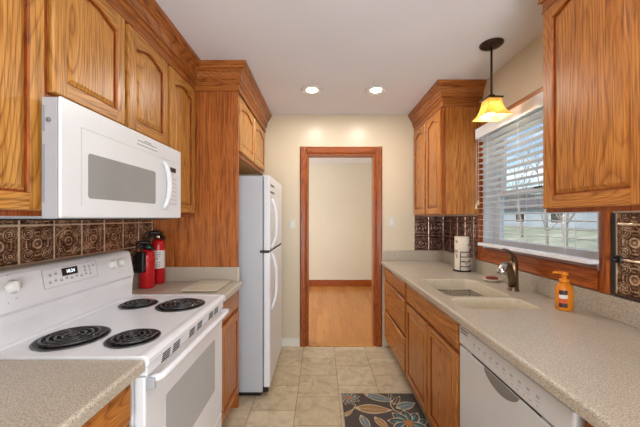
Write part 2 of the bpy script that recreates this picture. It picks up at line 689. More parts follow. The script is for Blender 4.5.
# ------------------------------------------------------------------ the room
XL, XR, YB, ZC = -1.19, 1.30, 3.168, 2.44
YR = -1.6
struct(box('floor', TILE, None, XL - 0.1, XR + 0.1, YR - 0.1, YB, -0.1, 0.0), 'beige square ceramic tile floor laid in running bond')
struct(box('floor_hall', PLANK, None, -3.0, 1.45, YB, 6.1, -0.1, 0.0), 'honey strip wood floor of the room through the doorway')
struct(box('ceiling', CEIL, None, XL - 0.1, XR + 0.15, YR - 0.1, YB, ZC, ZC + 0.1), 'smooth off-white painted ceiling')
struct(box('ceiling_hall', CEIL, None, -3.0, 1.45, YB, 6.1, ZC, ZC + 0.1))
struct(box('wall_left', WALL, None, XL - 0.1, XL, YR, YB, 0, ZC))
struct(box('wall_rear', WALL, None, XL - 0.1, XR + 0.15, YR - 0.1, YR, 0, ZC))
# back wall with the doorway
DX0, DX1, DZ = -0.150, 0.572, 2.03
m = MB()
m.box(-3.0, DX0, YB, YB + 0.12, 0, ZC)
m.box(DX1, 1.45, YB, YB + 0.12, 0, ZC)
m.box(DX0, DX1, YB, YB + 0.12, DZ, ZC)
struct(m.build('wall_back', WALL), 'cream painted end wall pierced by the doorway')
# right wall with the window opening
WY0, WY1, WZ0, WZ1 = 1.395, 2.405, 1.105, 2.055
m = MB()
m.box(XR, XR + 0.15, YR, WY0, 0, ZC)
m.box(XR, XR + 0.15, WY1, YB, 0, ZC)
m.box(XR, XR + 0.15, WY0, WY1, 0, WZ0)
m.box(XR, XR + 0.15, WY0, WY1, WZ1, ZC)
struct(m.build('wall_right', WALL), 'cream painted wall with the kitchen window')
struct(box('wall_hall_far', HALLW, None, -3.0, 1.45, 5.96, 6.1, 0, ZC))
struct(box('wall_hall_left', HALLW, None, -3.1, -3.0, YB, 6.1, 0, ZC))
struct(box('wall_hall_right', HALLW, None, 1.35, 1.45, YB, 6.1, 0, ZC))
m = MB().box(-2.95, 1.34, 5.935, 5.96, 0, 0.125, 0.004)
struct(m.build('baseboard_hall', OAK['redX']), 'brown wood baseboard of the far room')
m = MB().box(XL + 0.0, -0.222, YB - 0.014, YB, 0, 0.085, 0.003)
struct(m.build('baseboard_back', BASEW), 'white baseboard beside the refrigerator')

# door casing and jamb
d1 = bpy.data.objects.new('door_1', None)
COL.objects.link(d1)
d1.location = (0.2, YB, 0)
struct(d1, 'open doorway cased in reddish stained wood')


def casing_profile(w):
    return [(0, 0), (0, 0.012), (0.012, 0.020), (w - 0.02, 0.018), (w - 0.006, 0.012), (w, 0.008), (w, 0)]


def casing_leg(mb, xin, sgn, z0, z1, mi):
    pts = [(xin + sgn * (0.072 - u), YB - t) for (u, t) in casing_profile(0.072)]
    mb.prism(pts, 'Z', z0, z1, mi)


m = MB()
casing_leg(m, DX0, -1, 0, DZ + 0.072, 0)
m.build('casing_leg', OAK['redZ'], d1)
m = MB()
casing_leg(m, DX1, 1, 0, DZ + 0.072, 0)
m.build('casing_leg', OAK['redZ'], d1)
m = MB()
pts = [(YB - t, DZ + (0.072 - u)) for (u, t) in casing_profile(0.072)]
m.prism(pts, 'X', DX0, DX1, 0)
m.build('casing_head', OAK['redX'], d1)
m = MB()
m.box(DX0, DX0 + 0.018, YB - 0.002, YB + 0.122, 0, DZ)
m.box(DX1 - 0.018, DX1, YB - 0.002, YB + 0.122, 0, DZ)
m.box(DX0 + 0.018, DX1 - 0.018, YB - 0.002, YB + 0.122, DZ - 0.018, DZ)
m.build('jamb', OAK['redZ'], d1)
box('threshold', OAK['honeyX'], d1, DX0 + 0.018, DX1 - 0.018, YB - 0.02, YB + 0.05, 0.0, 0.006, bev=0.002)

# window: casing, jamb, sashes, glass
w1 = bpy.data.objects.new('window_1', None)
COL.objects.link(w1)
w1.location = (XR, 1.9, WZ0)
struct(w1, 'white double hung window in a reddish wood casing over the sink')


def casing_v(y_in, sgn, z0, z1, w=0.058):
    mb = MB()
    prof = casing_profile(w)
    pts = [(XR - t, y_in + sgn * (w - u)) for (u, t) in prof]
    mb.prism(pts, 'Z', z0, z1, 0)
    return mb


casing_v(WY1, 1, 1.012, WZ1 + 0.062).build('casing_leg', OAK['cherryZ'], w1)
casing_v(WY0, -1, 1.012, WZ1 + 0.062).build('casing_leg', OAK['cherryZ'], w1)
m = MB()
m.prism([(XR - t, WZ1 + (0.062 - u)) for (u, t) in casing_profile(0.062)], 'Y', WY0, WY1)
m.build('casing_head', OAK['amberY'], w1)
m = MB()
m.prism([(XR, 1.012), (XR - 0.012, 1.012), (XR - 0.018, 1.02), (XR - 0.018, 1.055), (XR - 0.024, 1.06), (XR - 0.024, 1.066), (XR - 0.016, 1.072), (XR - 0.016, 1.105), (XR, 1.105)], 'Y', WY0, WY1)
m.build('casing_bottom', OAK['cherryY'], w1)
m = MB()
m.box(XR - 0.002, XR + 0.08, WY0, WY0 + 0.014, WZ0, WZ1)
m.box(XR - 0.002, XR + 0.08, WY1 - 0.014, WY1, WZ0, WZ1)
m.box(XR - 0.002, XR + 0.08, WY0 + 0.014, WY1 - 0.014, WZ1 - 0.014, WZ1)
m.box(XR - 0.002, XR + 0.08, WY0 + 0.014, WY1 - 0.014, WZ0, WZ0 + 0.010, 0, 1)
m.build('jamb', [VINYL, OAK['redY']], w1)


def rect_frame(mb, x0, x1, y0, y1, z0, z1, w, mi=0, bev=0.003):
    mb.box(x0, x1, y0, y0 + w, z0, z1, bev, mi)
    mb.box(x0, x1, y1 - w, y1, z0, z1, bev, mi)
    mb.box(x0, x1, y0 + w, y1 - w, z0, z0 + w, bev, mi)
    mb.box(x0, x1, y0 + w, y1 - w, z1 - w, z1, bev, mi)


m = MB()
rect_frame(m, XR + 0.08, XR + 0.148, WY0, WY1, WZ0, WZ1, 0.035)
m.build('window_frame', VINYL, w1)
zm = 1.535
for (xa, za, zb) in ((XR + 0.115, zm - 0.02, WZ1 - 0.036), (XR + 0.085, WZ0 + 0.036, zm + 0.02)):
    m = MB()
    rect_frame(m, xa, xa + 0.026, WY0 + 0.036, WY1 - 0.036, za, zb, 0.042)
    s = m.build('sash', VINYL, w1)
    box('pane', GLASS, s, xa + 0.011, xa + 0.015, WY0 + 0.078, WY1 - 0.078, za + 0.042, zb - 0.042)
    if zb < 1.8:
        MB().box(xa - 0.02, xa, 1.87, 1.93, zb - 0.012, zb - 0.002, 0.003).build('sash_lock', BRONZE, s)

# ------------------------------------------------------------------ cabinets


def door_front(name, parent, s, Xb, y0, y1, z0, z1, arch, wood, th=0.021, fw=0.056, topw=None):
    """frame-and-raised-panel door lying in a plane X = Xb, its face towards s; the panel is a sub-part"""
    n = 14
    iu0, iu1, iw0, iw1 = y0 + fw, y1 - fw, z0 + fw, z1 - (fw if topw is None else topw) - arch

    def ring(u0, u1, w0, w1, t, c0, c1, ar):
        pts = []
        for k in range(n):
            pts.append((c0 + (c1 - c0) * k / (n - 1), w0, 1))
        for k in range(n):
            pts.append((u1, w0 + (w1 - w0) * k / (n - 1), 0))
        for k in range(n):
            f = k / (n - 1)
            pts.append((c1 + (c0 - c1) * f, w1 + ar * (math.sin(PI * f) ** 1.4), 1))
        for k in range(n):
            pts.append((u0, w1 + (w0 - w1) * k / (n - 1), 0))
        return [((Xb + s * t, u, w), g) for (u, w, g) in pts]

    def skin(rings, fill, groove):
        mb = MB()
        R = [[mb.bm.verts.new(p[0]) for p in r] for r in rings]
        G = [p[1] for p in rings[0]]
        N4 = len(G)
        for ri, (a, b) in enumerate(zip(R, R[1:])):
            for i in range(N4):
                j = (i + 1) % N4
                f = mb.bm.faces.new((a[i], a[j], b[j], b[i]))
                f.material_index = 2 if ri in groove else (1 if (G[i] == 1 and G[j] == 1) else 0)
        if fill:
            mb.bm.faces.new(R[-1])
        else:
            f = mb.bm.faces.new(R[0][::-1])
        return mb

    e = 0.005
    fr = [ring(y0, y1, z0, z1, 0.0, iu0, iu1, 0), ring(y0, y1, z0, z1, th - e, iu0, iu1, 0),
          ring(y0 + e, y1 - e, z0 + e, z1 - e, th, iu0, iu1, 0), ring(iu0 - 0.004, iu1 + 0.004, iw0 - 0.004, iw1 + 0.004, th, iu0 - 0.004, iu1 + 0.004, arch),
          ring(iu0, iu1, iw0, iw1, th - 0.004, iu0, iu1, arch), ring(iu0, iu1, iw0, iw1, th - 0.010, iu0, iu1, arch)]
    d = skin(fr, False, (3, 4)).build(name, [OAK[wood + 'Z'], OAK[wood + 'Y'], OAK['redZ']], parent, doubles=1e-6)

    def ins(k, t):
        return ring(iu0 + k, iu1 - k, iw0 + k, iw1 - k, t, iu0 + k, iu1 - k, arch)
    pn = [ins(0.0005, th - 0.0105), ins(0.0055, th - 0.0095), ins(0.019, th - 0.003), ins(0.021, th - 0.0022)]
    mb = skin(pn, True, (0,))
    for f in mb.bm.faces:
        if f.material_index == 1:
            f.material_index = 0
    mb.build('panel', [OAK[wood + 'Z'], OAK[wood + 'Y'], OAK['redZ']], d, doubles=1e-6)
    return d


def drawer_front(parent, s, Xb, y0, y1, z0, z1, wood, name='drawer'):
    mb = MB()
    x0, x1 = sorted((Xb, Xb + s * 0.019))
    e = 0.010
    # slab with a routed edge
    for (a, t0, t1) in ((0.0, 0.0, 0.012),):
        pass
    A = [(y0, z0), (y1, z0), (y1, z1), (y0, z1)]
    B = [(y0 + e, z0 + e), (y1 - e, z0 + e), (y1 - e, z1 - e), (y0 + e, z1 - e)]
    rings = [[mb.bm.verts.new((Xb, p[0], p[1])) for p in A], [mb.bm.verts.new((Xb + s * 0.012, p[0], p[1])) for p in A],
             [mb.bm.verts.new((Xb + s * 0.019, p[0], p[1])) for p in B]]
    for a, b in zip(rings, rings[1:]):
        for i in range(4):
            mb.bm.faces.new((a[i], a[(i + 1) % 4], b[(i + 1) % 4], b[i]))
    mb.bm.faces.new(rings[0][::-1])
    mb.bm.faces.new(rings[-1])
    return mb.build(name, OAK[wood + 'Y'], parent)


def wall_cabinet(label, s, Xw, Xf, y0, y1, z0, z1, doors, wood, side=None, arch=0.032, zdt=2.243, zdb=None, topw=None):
    """Xw: wall side, Xf: face-frame plane; s: which way the face looks"""
    t = thing('wall_cabinet', label, 'cabinet', ((Xw + Xf) / 2, (y0 + y1) / 2, z0))
    Xi = Xf - s * 0.019
    MB().box(Xw, Xi, y0, y1, z0 + 0.012, z1, 0.001).build('carcass', OAK[(side or wood) + 'Z'], t)
    m = MB()
    st = 0.038
    a, b = sorted((Xi, Xf))
    m.box(a, b, y0, y0 + st, z0, z1, 0.001, 0)
    m.box(a, b, y1 - st, y1, z0, z1, 0.001, 0)
    m.box(a, b, y0 + st, y1 - st, z0, z0 + 0.04, 0.001, 1)
    m.box(a, b, y0 + st, y1 - st, z1 - 0.22, z1, 0.001, 1)
    for (p, q) in zip(doors, doors[1:]):
        mid = (p[1] + q[0]) / 2
        m.box(a, b, mid - 0.02, mid + 0.02, z0 + 0.04, z1 - 0.22, 0.001, 0)
    m.build('face_frame', [OAK['redZ'], OAK['redY']], t)  # frame in darker wood: shadow of the gaps between doors put into its colour
    for (p, q) in doors:
        door_front('door', t, s, Xf, p, q, zdb if zdb else z0 + 0.02, zdt, arch, wood, topw=topw)
    return t


XF = -0.899       # left face-frame plane
wall_cabinet('oak wall cabinet with an arched door, left of the white microwave', 1, XL, XF, 0.40, 0.966, 1.358, ZC, [(0.500, 0.957)], 'honey', zdb=1.375)
wall_cabinet('short two-door oak wall cabinet above the white microwave', 1, XL, XF, 0.967, 1.735, 1.735, ZC, [(0.985, 1.347), (1.376, 1.722)], 'honey', zdb=1.765)
wall_cabinet('tall single-door oak wall cabinet between the microwave and the refrigerator panel', 1, XL, XF, 1.736, 2.133, 1.358, ZC, [(1.758, 2.092)], 'honey', zdb=1.385)
wall_cabinet('two-door oak wall cabinet above the white refrigerator', 1, XL, -0.609, 2.157, YB - 0.003, 1.808, ZC, [(2.172, 2.640), (2.668, 3.140)], 'honey', zdb=1.84)
# right-hand cabinets
wall_cabinet('two-door oak wall cabinet in the corner by the doorway, above the paper towels', -1, XR, 0.989, 2.425, YB - 0.003, 1.37, ZC, [(2.452, 2.775), (2.800, 3.135)], 'amber', zdb=1.385)
wall_cabinet('oak wall cabinet with an arched door, right of the window', -1, XR, 0.989, 0.40, 1.318, 1.375, ZC, [(0.885, 1.312), (0.43, 0.86)], 'amber', zdb=1.392, zdt=2.249, arch=0.036, topw=0.022)

# the tall panel that closes the refrigerator bay
m = MB().box(XL + 0.002, -0.590, 2.135, 2.156, 0.0, ZC - 0.001, 0.001)
tag(m.build('refrigerator_surround', OAKPANEL), 'tall reddish oak panel standing between the left counter and the refrigerator', 'cabinet panel')


def crown(name, label, path, wood):
    prof = [(0.0, 2.252), (0.008, 2.252), (0.012, 2.257), (0.008, 2.262), (0.008, 2.300), (0.018, 2.303), (0.021, 2.309), (0.018, 2.316), (0.018, 2.328), (0.026, 2.330), (0.026, 2.342),
            (0.030, 2.358), (0.038, 2.374), (0.050, 2.386), (0.050, 2.396), (0.058, 2.398), (0.060, 2.404), (0.060, 2.412), (0.068, 2.416), (0.070, 2.424), (0.070, 2.4395), (0.0, 2.4395)]
    P = [Vector(p) for p in path]
    offs = []
    for i in range(len(P)):
        ns = []
        if i > 0:
            d = (P[i] - P[i - 1]).normalized()
            ns.append(Vector((d.y, -d.x)))
        if i < len(P) - 1:
            d = (P[i + 1] - P[i]).normalized()
            ns.append(Vector((d.y, -d.x)))
        if len(ns) == 1:
            offs.append(ns[0])
        else:
            v = ns[0] + ns[1]
            offs.append(v / (1 + ns[0].dot(ns[1])))
    mb = MB()
    rings = [[mb.bm.verts.new((P[i].x + offs[i].x * (u + 0.0005), P[i].y + offs[i].y * (u + 0.0005), z)) for (u, z) in prof] for i in range(len(P))]
    n = len(prof)
    for i in range(len(P) - 1):
        d = P[i + 1] - P[i]
        mi = 0 if abs(d.y) > abs(d.x) else 1
        for k in range(n):
            f = mb.bm.faces.new((rings[i][k], rings[i][(k + 1) % n], rings[i + 1][(k + 1) % n], rings[i + 1][k]))
            f.material_index = mi
    mb.bm.faces.new(rings[0][::-1])
    mb.bm.faces.new(rings[-1])
    return tag(mb.build(name, [OAK[wood + 'Y'], OAK[wood + 'X']]), label, 'molding')


crown('crown_molding', 'stepped oak crown molding on top of the left wall cabinets', [(-0.8985, 0.40), (-0.8985, 2.1345), (-0.5895, 2.1345), (-0.5895, 2.16), (-0.5895, YB - 0.004)], 'russet')
crown('crown_molding', 'oak crown molding wrapping the corner cabinet behind the pendant lamp', [(0.9885, YB - 0.004), (0.9885, 2.4245), (XR - 0.002, 2.4245)], 'russet')
crown('crown_molding', 'oak crown molding on the cabinet right of the window', [(XR - 0.002, 1.3185), (0.9885, 1.3185), (0.9885, 0.40)], 'russet')

# base cabinets


def base_cabinet(label, s, Xw, Xf, y0, y1, fronts, wood, hollow=False):
    t = thing('base_cabinet', label, 'cabinet', ((Xw + Xf) / 2, (y0 + y1) / 2, 0))
    Xi = Xf - s * 0.019
    if hollow:
        mb = MB()
        mb.box(Xw, Xi, y0, y0 + 0.016, 0.105, 0.864, 0.001)
        mb.box(Xw, Xi, y1 - 0.016, y1, 0.105, 0.864, 0.001)
        mb.box(Xw, Xi, y0 + 0.016, y1 - 0.016, 0.105, 0.121, 0.001)
        mb.box(Xw, Xw - 0.012, y0 + 0.016, y1 - 0.016, 0.121, 0.864, 0.001)
        mb.build('carcass', OAK[wood + 'Z'], t)
    else:
        MB().box(Xw, Xi, y0, y1, 0.105, 0.864, 0.001).build('carcass', OAK[wood + 'Z'], t)
    m = MB()
    a, b = sorted((Xi, Xf))
    st = 0.03
    m.box(a, b, y0, y0 + st, 0.105, 0.864, 0.001, 0)
    m.box(a, b, y1 - st, y1, 0.105, 0.864, 0.001, 0)
    m.box(a, b, y0 + st, y1 - st, 0.105, 0.135, 0.001, 1)
    m.box(a, b, y0 + st, y1 - st, 0.69, 0.72, 0.001, 1)
    m.box(a, b, y0 + st, y1 - st, 0.83, 0.864, 0.001, 1)
    m.build('face_frame', [OAK['redZ'], OAK['redY']], t)  # darker than the fronts, the shade of their gaps is in this colour
    tx = Xf - s * 0.075
    MB().box(tx, tx - s * 0.02, y0, y1, 0.0, 0.105).build('toe_kick', OAK['redY'], t)
    for (kind, p, q, za, zb) in fronts:
        if kind == 'door':
            door_front('door', t, s, Xf, p, q, za, zb, 0.0, wood, fw=0.05)
        else:
            drawer_front(t, s, Xf, p, q, za, zb, wood, name=kind)
    return t


base_cabinet('narrow oak base cabinet between the range and the refrigerator', 1, XL, -0.600, 1.728, 2.134, [('drawer', 1.745, 2.122, 0.725, 0.842), ('door', 1.745, 2.122, 0.135, 0.695)], 'amber')
base_cabinet('oak base cabinet under the speckled counter at lower left, nearest the camera', 1, XL, -0.600, 0.25, 0.940, [('drawer', 0.27, 0.925, 0.725, 0.842), ('door', 0.27, 0.592, 0.135, 0.695), ('door', 0.604, 0.925, 0.135, 0.695)], 'amber')
base_cabinet('oak base cabinet with a stack of three drawers beside the doorway', -1, XR, 0.676, 2.335, YB - 0.004, [('drawer', 2.362, 3.10, 0.728, 0.845), ('drawer', 2.362, 3.10, 0.425, 0.702), ('drawer', 2.362, 3.10, 0.125, 0.400)], 'amber')
base_cabinet('oak sink base cabinet with a long false drawer front and two doors', -1, XR, 0.676, 1.432, 2.333, [('drawer', 1.448, 2.312, 0.712, 0.845), ('door', 1.448, 1.846, 0.125, 0.690), ('door', 1.866, 2.312, 0.125, 0.690)], 'amber', hollow=True)
base_cabinet('oak base cabinet at right, nearest the camera beyond the dishwasher', -1, XR, 0.676, 0.10, 0.768, [('drawer', 0.12, 0.745, 0.728, 0.845), ('door', 0.12, 0.745, 0.125, 0.690)], 'amber')

# ------------------------------------------------------------------ countertops
CT0, CT1 = 0.866, 0.905


def apply_bool(o, cutters):
    for c in cutters:
        md = o.modifiers.new('cut', 'BOOLEAN')
        md.operation = 'DIFFERENCE'
        md.solver = 'EXACT'
        md.object = c
    dg = bpy.context.evaluated_depsgraph_get()
    me = bpy.data.meshes.new_from_object(o.evaluated_get(dg))
    o.modifiers.clear()
    old = o.data
    o.data = me
    bpy.data.meshes.remove(old)
    for c in cutters:
        cm = c.data
        bpy.data.objects.remove(c)
        bpy.data.meshes.remove(cm)


def rounded_rect(x0, x1, y0, y1, r, n=6):
    pts = []
    for (cx, cy, a0) in ((x1 - r, y1 - r, 0), (x0 + r, y1 - r, 90), (x0 + r, y0 + r, 180), (x1 - r, y0 + r, 270)):
        for k in range(n + 1):
            a = math.radians(a0 + 90 * k / n)
            pts.append((cx + r * math.cos(a), cy + r * math.sin(a)))
    return pts


def counter_prof(xw, xf, s):
    """front edge rounded over; outline in X-Z"""
    r = 0.012
    pts = [(xw, CT0), (xf - s * 0.004, CT0), (xf, CT0 + 0.004), (xf, CT1 - r)]
    for k in range(1, 6):
        a = PI / 2 * k / 5
        pts.append((xf - s * (r - r * math.cos(a)), CT1 - r + r * math.sin(a)))
    pts.append((xw, CT1))
    return pts


# left, near the camera
t = thing('countertop', 'beige speckled countertop at lower left in front of the range', 'countertop', (-0.87, 0.6, CT0))
MB().prism(counter_prof(XL, -0.555, 1), 'Y', 0.2, 0.945).build('counter_slab', COUNTER, t)
MB().box(XL, XL + 0.018, 0.2, 0.945, CT1, 1.005, 0.003).build('backsplash', COUNTER, t)
# left, beyond the range
t = thing('countertop', 'short beige countertop between range and refrigerator panel, with fire extinguishers on it', 'countertop', (-0.87, 1.92, CT0))
MB().prism(counter_prof(XL, -0.555, 1), 'Y', 1.722, 2.134).build('counter_slab', COUNTER, t)
MB().box(XL, XL + 0.018, 1.722, 2.134, CT1, 1.005, 0.003).build('backsplash', COUNTER, t)
MB().box(XL + 0.018, -0.590, 2.116, 2.134, CT1, 1.005, 0.003).build('end_splash', COUNTER, t)
MB().box(-0.590, -0.580, 2.116, 2.134, CT1, 1.004, 0.002).build('splash_cap', BOARD, t)
# right, full length
BOWLS = [(0.725, 1.105, 1.712, 2.205, 0.05, 0.72), (0.708, 1.098, 1.468, 1.692, 0.05, 0.76)]
t = thing('countertop', 'long beige speckled countertop on the right, holding the double sink', 'countertop', (0.96, 1.7, CT0))
slab = MB().prism(counter_prof(XR, 0.632, -1), 'Y', 0.10, YB - 0.002).build('counter_slab', COUNTER, t)
cut = []
for (x0, x1, y0, y1, r, zb) in BOWLS:
    c = MB().prism(rounded_rect(x0, x1, y0, y1, r), 'Z', 0.80, 1.0).build('cutter', COUNTER)
    cut.append(c)
bpy.context.view_layer.update()
apply_bool(slab, cut)
MB().box(XR - 0.018, XR, 0.10, YB - 0.002, CT1, 1.008, 0.003).build('backsplash', COUNTER, t)
MB().box(0.640, XR - 0.018, YB - 0.020, YB - 0.002, CT1, 1.008, 0.003).build('end_splash', COUNTER, t)

# sink
sk = thing('kitchen_sink', 'cream double-bowl sink set into the right countertop', 'sink', (0.91, 1.85, 0.72))
for (x0, x1, y0, y1, r, zb) in BOWLS:
    mb = MB()
    o_ = 0.0006
    levels = [(o_, CT1 - 0.001, r), (0.003, CT1 - 0.008, r), (0.010, zb + 0.035, r), (0.020, zb + 0.012, r), (0.040, zb + 0.002, r * 0.9), (0.06, zb, r * 0.8)]
    rings = []
    for (k, z, rr) in levels:
        rings.append([mb.bm.verts.new((p[0], p[1], z)) for p in rounded_rect(x0 + k, x1 - k, y0 + k, y1 - k, rr)])
    # outer skin, a few millimetres of wall below the counter
    outer = [[mb.bm.verts.new((p[0], p[1], z)) for p in rounded_rect(x0 - k, x1 + k, y0 - k, y1 + k, r)] for (k, z) in ((-0.0006, CT0 - 0.002), (0.0035, CT0 - 0.004), (-0.004, zb - 0.006))]
    n = len(rings[0])
    for a, b in zip(rings, rings[1:]):
        for i in range(n):
            f = mb.bm.faces.new((a[i], a[(i + 1) % n], b[(i + 1) % n], b[i]))
            f.smooth = True
    mb.bm.faces.new(rings[-1])
    for a, b in zip([rings[0]] + outer, outer):
        for i in range(n):
            mb.bm.faces.new((a[i], b[i], b[(i + 1) % n], a[(i + 1) % n]))
    mb.bm.faces.new(outer[-1])
    bo = mb.build('bowl', SINKM, sk)
    cx, cy = (x0 + x1) / 2, (y0 + y1) / 2
    MB().lathe([(0.0, zb + 0.002), (0.030, zb + 0.002), (0.040, zb + 0.004), (0.044, zb + 0.001), (0.044, zb)], (cx, cy, 0), 24).build('drain', CHROME, bo)

# ------------------------------------------------------------------ embossed tin backsplash


def tin_height(a, b):
    """one stamped tile, a and b in 0..1"""
    da, db = min(a, 1 - a), min(b, 1 - b)
    e = min(da, db)
    h = 0.0
    if e < 0.035:
        return 0.9 * math.cos(e / 0.035 * PI / 2)
    u, v = a - 0.5, b - 0.5
    r = math.hypot(u, v)
    th = math.atan2(v, u)
    h += 0.5 * math.exp(-((r - 0.12) / 0.025) ** 2)
    h += 0.55 * max(0, math.cos(4 * th)) * max(0, math.cos(r * 60)) * math.exp(-((r - 0.30) / 0.14) ** 2)
    # four scrolls
    for (cu, cv) in ((0.27, 0.27), (-0.27, 0.27), (0.27, -0.27), (-0.27, -0.27)):
        x, y = u - cu, v - cv
        q = math.hypot(x, y)
        ang = math.atan2(y, x) * (1 if cu * cv > 0 else -1)
        sp = math.cos(2 * PI * (q / 0.062) - ang)
        h += 0.65 * max(0, sp) * math.exp(-(q / 0.20) ** 6)
    h += 0.35 * math.exp(-(r / 0.05) ** 2)
    return min(h, 1.0)


def tin_panel(name, label, plane, s, base, a0, a1, z0, z1, aoff, zoff, mat, step=0.004, T=0.1545, amp=0.006):
    """plane 'X' or 'Y': the wall's axis; a runs along the wall"""
    mb = MB()
    na, nz = int(round((a1 - a0) / step)), int(round((z1 - z0) / step))
    G = []
    H = []
    for j in range(nz + 1):
        row = []
        for i in range(na + 1):
            a = a0 + (a1 - a0) * i / na
            z = z0 + (z1 - z0) * j / nz
            h = tin_height(((a - aoff) / T) % 1.0, ((z - zoff) / T) % 1.0)
            H.append(h)
            h = h * amp + 0.003
            p = (base + s * h, a, z) if plane == 'X' else (a, base + s * h, z)
            row.append(mb.bm.verts.new(p))
        G.append(row)
    for j in range(nz):
        for i in range(na):
            f = mb.bm.faces.new((G[j][i], G[j][i + 1], G[j + 1][i + 1], G[j + 1][i]))
            f.smooth = True
    # rim back to the wall
    rim = [G[0][i] for i in range(na + 1)] + [G[j][na] for j in range(1, nz + 1)] + [G[nz][i] for i in range(na - 1, -1, -1)] + [G[j][0] for j in range(nz - 1, 0, -1)]
    back = []
    for v in rim:
        p = v.co.copy()
        if plane == 'X':
            p.x = base + s * 0.0005
        else:
            p.y = base + s * 0.0005
        back.append(mb.bm.verts.new(p))
    n = len(rim)
    for i in range(n):
        mb.bm.faces.new((rim[i], back[i], back[(i + 1) % n], rim[(i + 1) % n]))
    mb.bm.faces.new(back)
    H += [0.0] * len(back)
    o = mb.build(name, mat)
    at = o.data.attributes.new('relief', 'FLOAT', 'POINT')
    for q, h in zip(at.data, H):
        q.value = h
    return tag(o, label, 'backsplash')


tin_panel('tin_backsplash', 'embossed copper tin backsplash behind the range', 'X', 1, XL, 0.42, 2.130, 1.006, 1.357, 2.1048 - 14 * 0.1545, 1.013, TIN)
tin_panel('tin_backsplash', 'dark embossed tin backsplash behind the paper towels, under the corner cabinet', 'X', -1, XR, 2.470, YB - 0.008, 1.009, 1.369, YB - 0.008 - 5 * 0.1545, 1.013, TIND)
tin_panel('tin_backsplash', 'small dark embossed tin panel on the end wall beside the light switch', 'Y', -1, YB, 0.985, XR - 0.0085, 1.009, 1.369, XR - 0.0085 - 3 * 0.1545, 1.013, TIND)
tin_panel('tin_backsplash', 'embossed copper tin backsplash right of the window', 'X', -1, XR, 0.42, 1.316, 1.022, 1.374, 1.316 - 6 * 0.1545, 1.0165, TIN)
m = MB().box(XR - 0.012, XR - 0.001, 1.318, 1.334, 1.012, 1.374, 0.002)
m.box(XR - 0.012, XR - 0.001, 0.42, 1.318, 1.009, 1.0205, 0.002, 1)
struct(m.build('trim_1', [DARKGAP, COPPERTRIM]), 'dark edging round the tin backsplash right of the window')

# ------------------------------------------------------------------ electric range
RY0, RY1 = 0.952, 1.714
rg = thing('electric_range', 'white freestanding electric range with four black coil burners', 'range', (-0.87, 1.333, 0))
XD = -0.562
MB().box(XL + 0.012, -0.600, RY0 + 0.004, RY1 - 0.004, 0.03, 0.878, 0.004).build('body', WHITE, rg)
# cooktop with a soft front lip
pts = [(-1.075, 0.880), (-0.552, 0.880), (-0.546, 0.886), (-0.546, 0.902), (-0.552, 0.911), (-0.562, 0.915), (-0.575, 0.914), (-0.59, 0.911), (-1.06, 0.911), (-1.075, 0.917)]
MB().prism(pts, 'Y', RY0 - 0.002, RY1 + 0.002, bev=0.003).build('cooktop', WHITE, rg)
# backguard: profile in X-Z
prof = [(-1.1785, 0.880), (-1.078, 0.880), (-1.076, 0.985), (-1.080, 1.015), (-1.066, 1.030), (-1.066, 1.036), (-1.087, 1.152), (-1.096, 1.163), (-1.110, 1.168), (-1.1785, 1.168)]
MB().prism(prof, 'Y', RY0 + 0.002, RY1 - 0.002, bev=0.005).build('backguard', WHITE, rg)
PB, PT = Vector((-1.066, 0, 1.036)), Vector((-1.087, 0, 1.152))
pdir = (PT - PB).normalized()
pnor = Vector((pdir.z, 0, -pdir.x))


def pp(y, s, off):
    """point on the leaning control face: s metres up from its lower edge, off metres out"""
    p = PB + pdir * s + pnor * off
    return Vector((p.x, y, p.z))


def pslab(mb, y0, y1, s0, s1, o0, o1, mi=0):
    v = [mb.bm.verts.new(pp(y, s, o)) for o in (o0, o1) for (y, s) in ((y0, s0), (y1, s0), (y1, s1), (y0, s1))]
    for q in ((0, 1, 2, 3), (7, 6, 5, 4), (0, 4, 5, 1), (1, 5, 6, 2), (2, 6, 7, 3), (3, 7, 4, 0)):
        f = mb.bm.faces.new([v[i] for i in q])
        f.material_index = mi


mb = MB()
pslab(mb, 1.165, 1.440, 0.040, 0.112, 0.0003, 0.0020, 0)
for (a, b, c, d) in ((1.163, 1.442, 0.038, 0.0395), (1.163, 1.442, 0.1125, 0.114), (1.163, 1.1645, 0.038, 0.114), (1.4405, 1.442, 0.038, 0.114)):
    pslab(mb, a, b, c, d, 0.0003, 0.0022, 1)
rr = random.Random(3)
for (yy, ss) in [(1.185 + 0.026 * k, 0.055 + 0.004 * (k % 2)) for k in range(9)] + [(1.19, 0.083), (1.215, 0.086), (1.365, 0.09), (1.39, 0.088), (1.415, 0.09), (1.365, 0.075), (1.392, 0.073)]:
    pslab(mb, yy, yy + 0.011, ss, ss + 0.008, 0.002, 0.0032, 2)
    pslab(mb, yy - 0.001, yy + 0.012, ss + 0.011, ss + 0.0125, 0.002, 0.0025, 2)
cp = mb.build('control_panel', [WHITE, PALEINK, PALEINK], rg)
mb = MB()
pslab(mb, 1.250, 1.330, 0.074, 0.106, 0.002, 0.0032)
dp = mb.build('clock_display', SCREEN, cp)


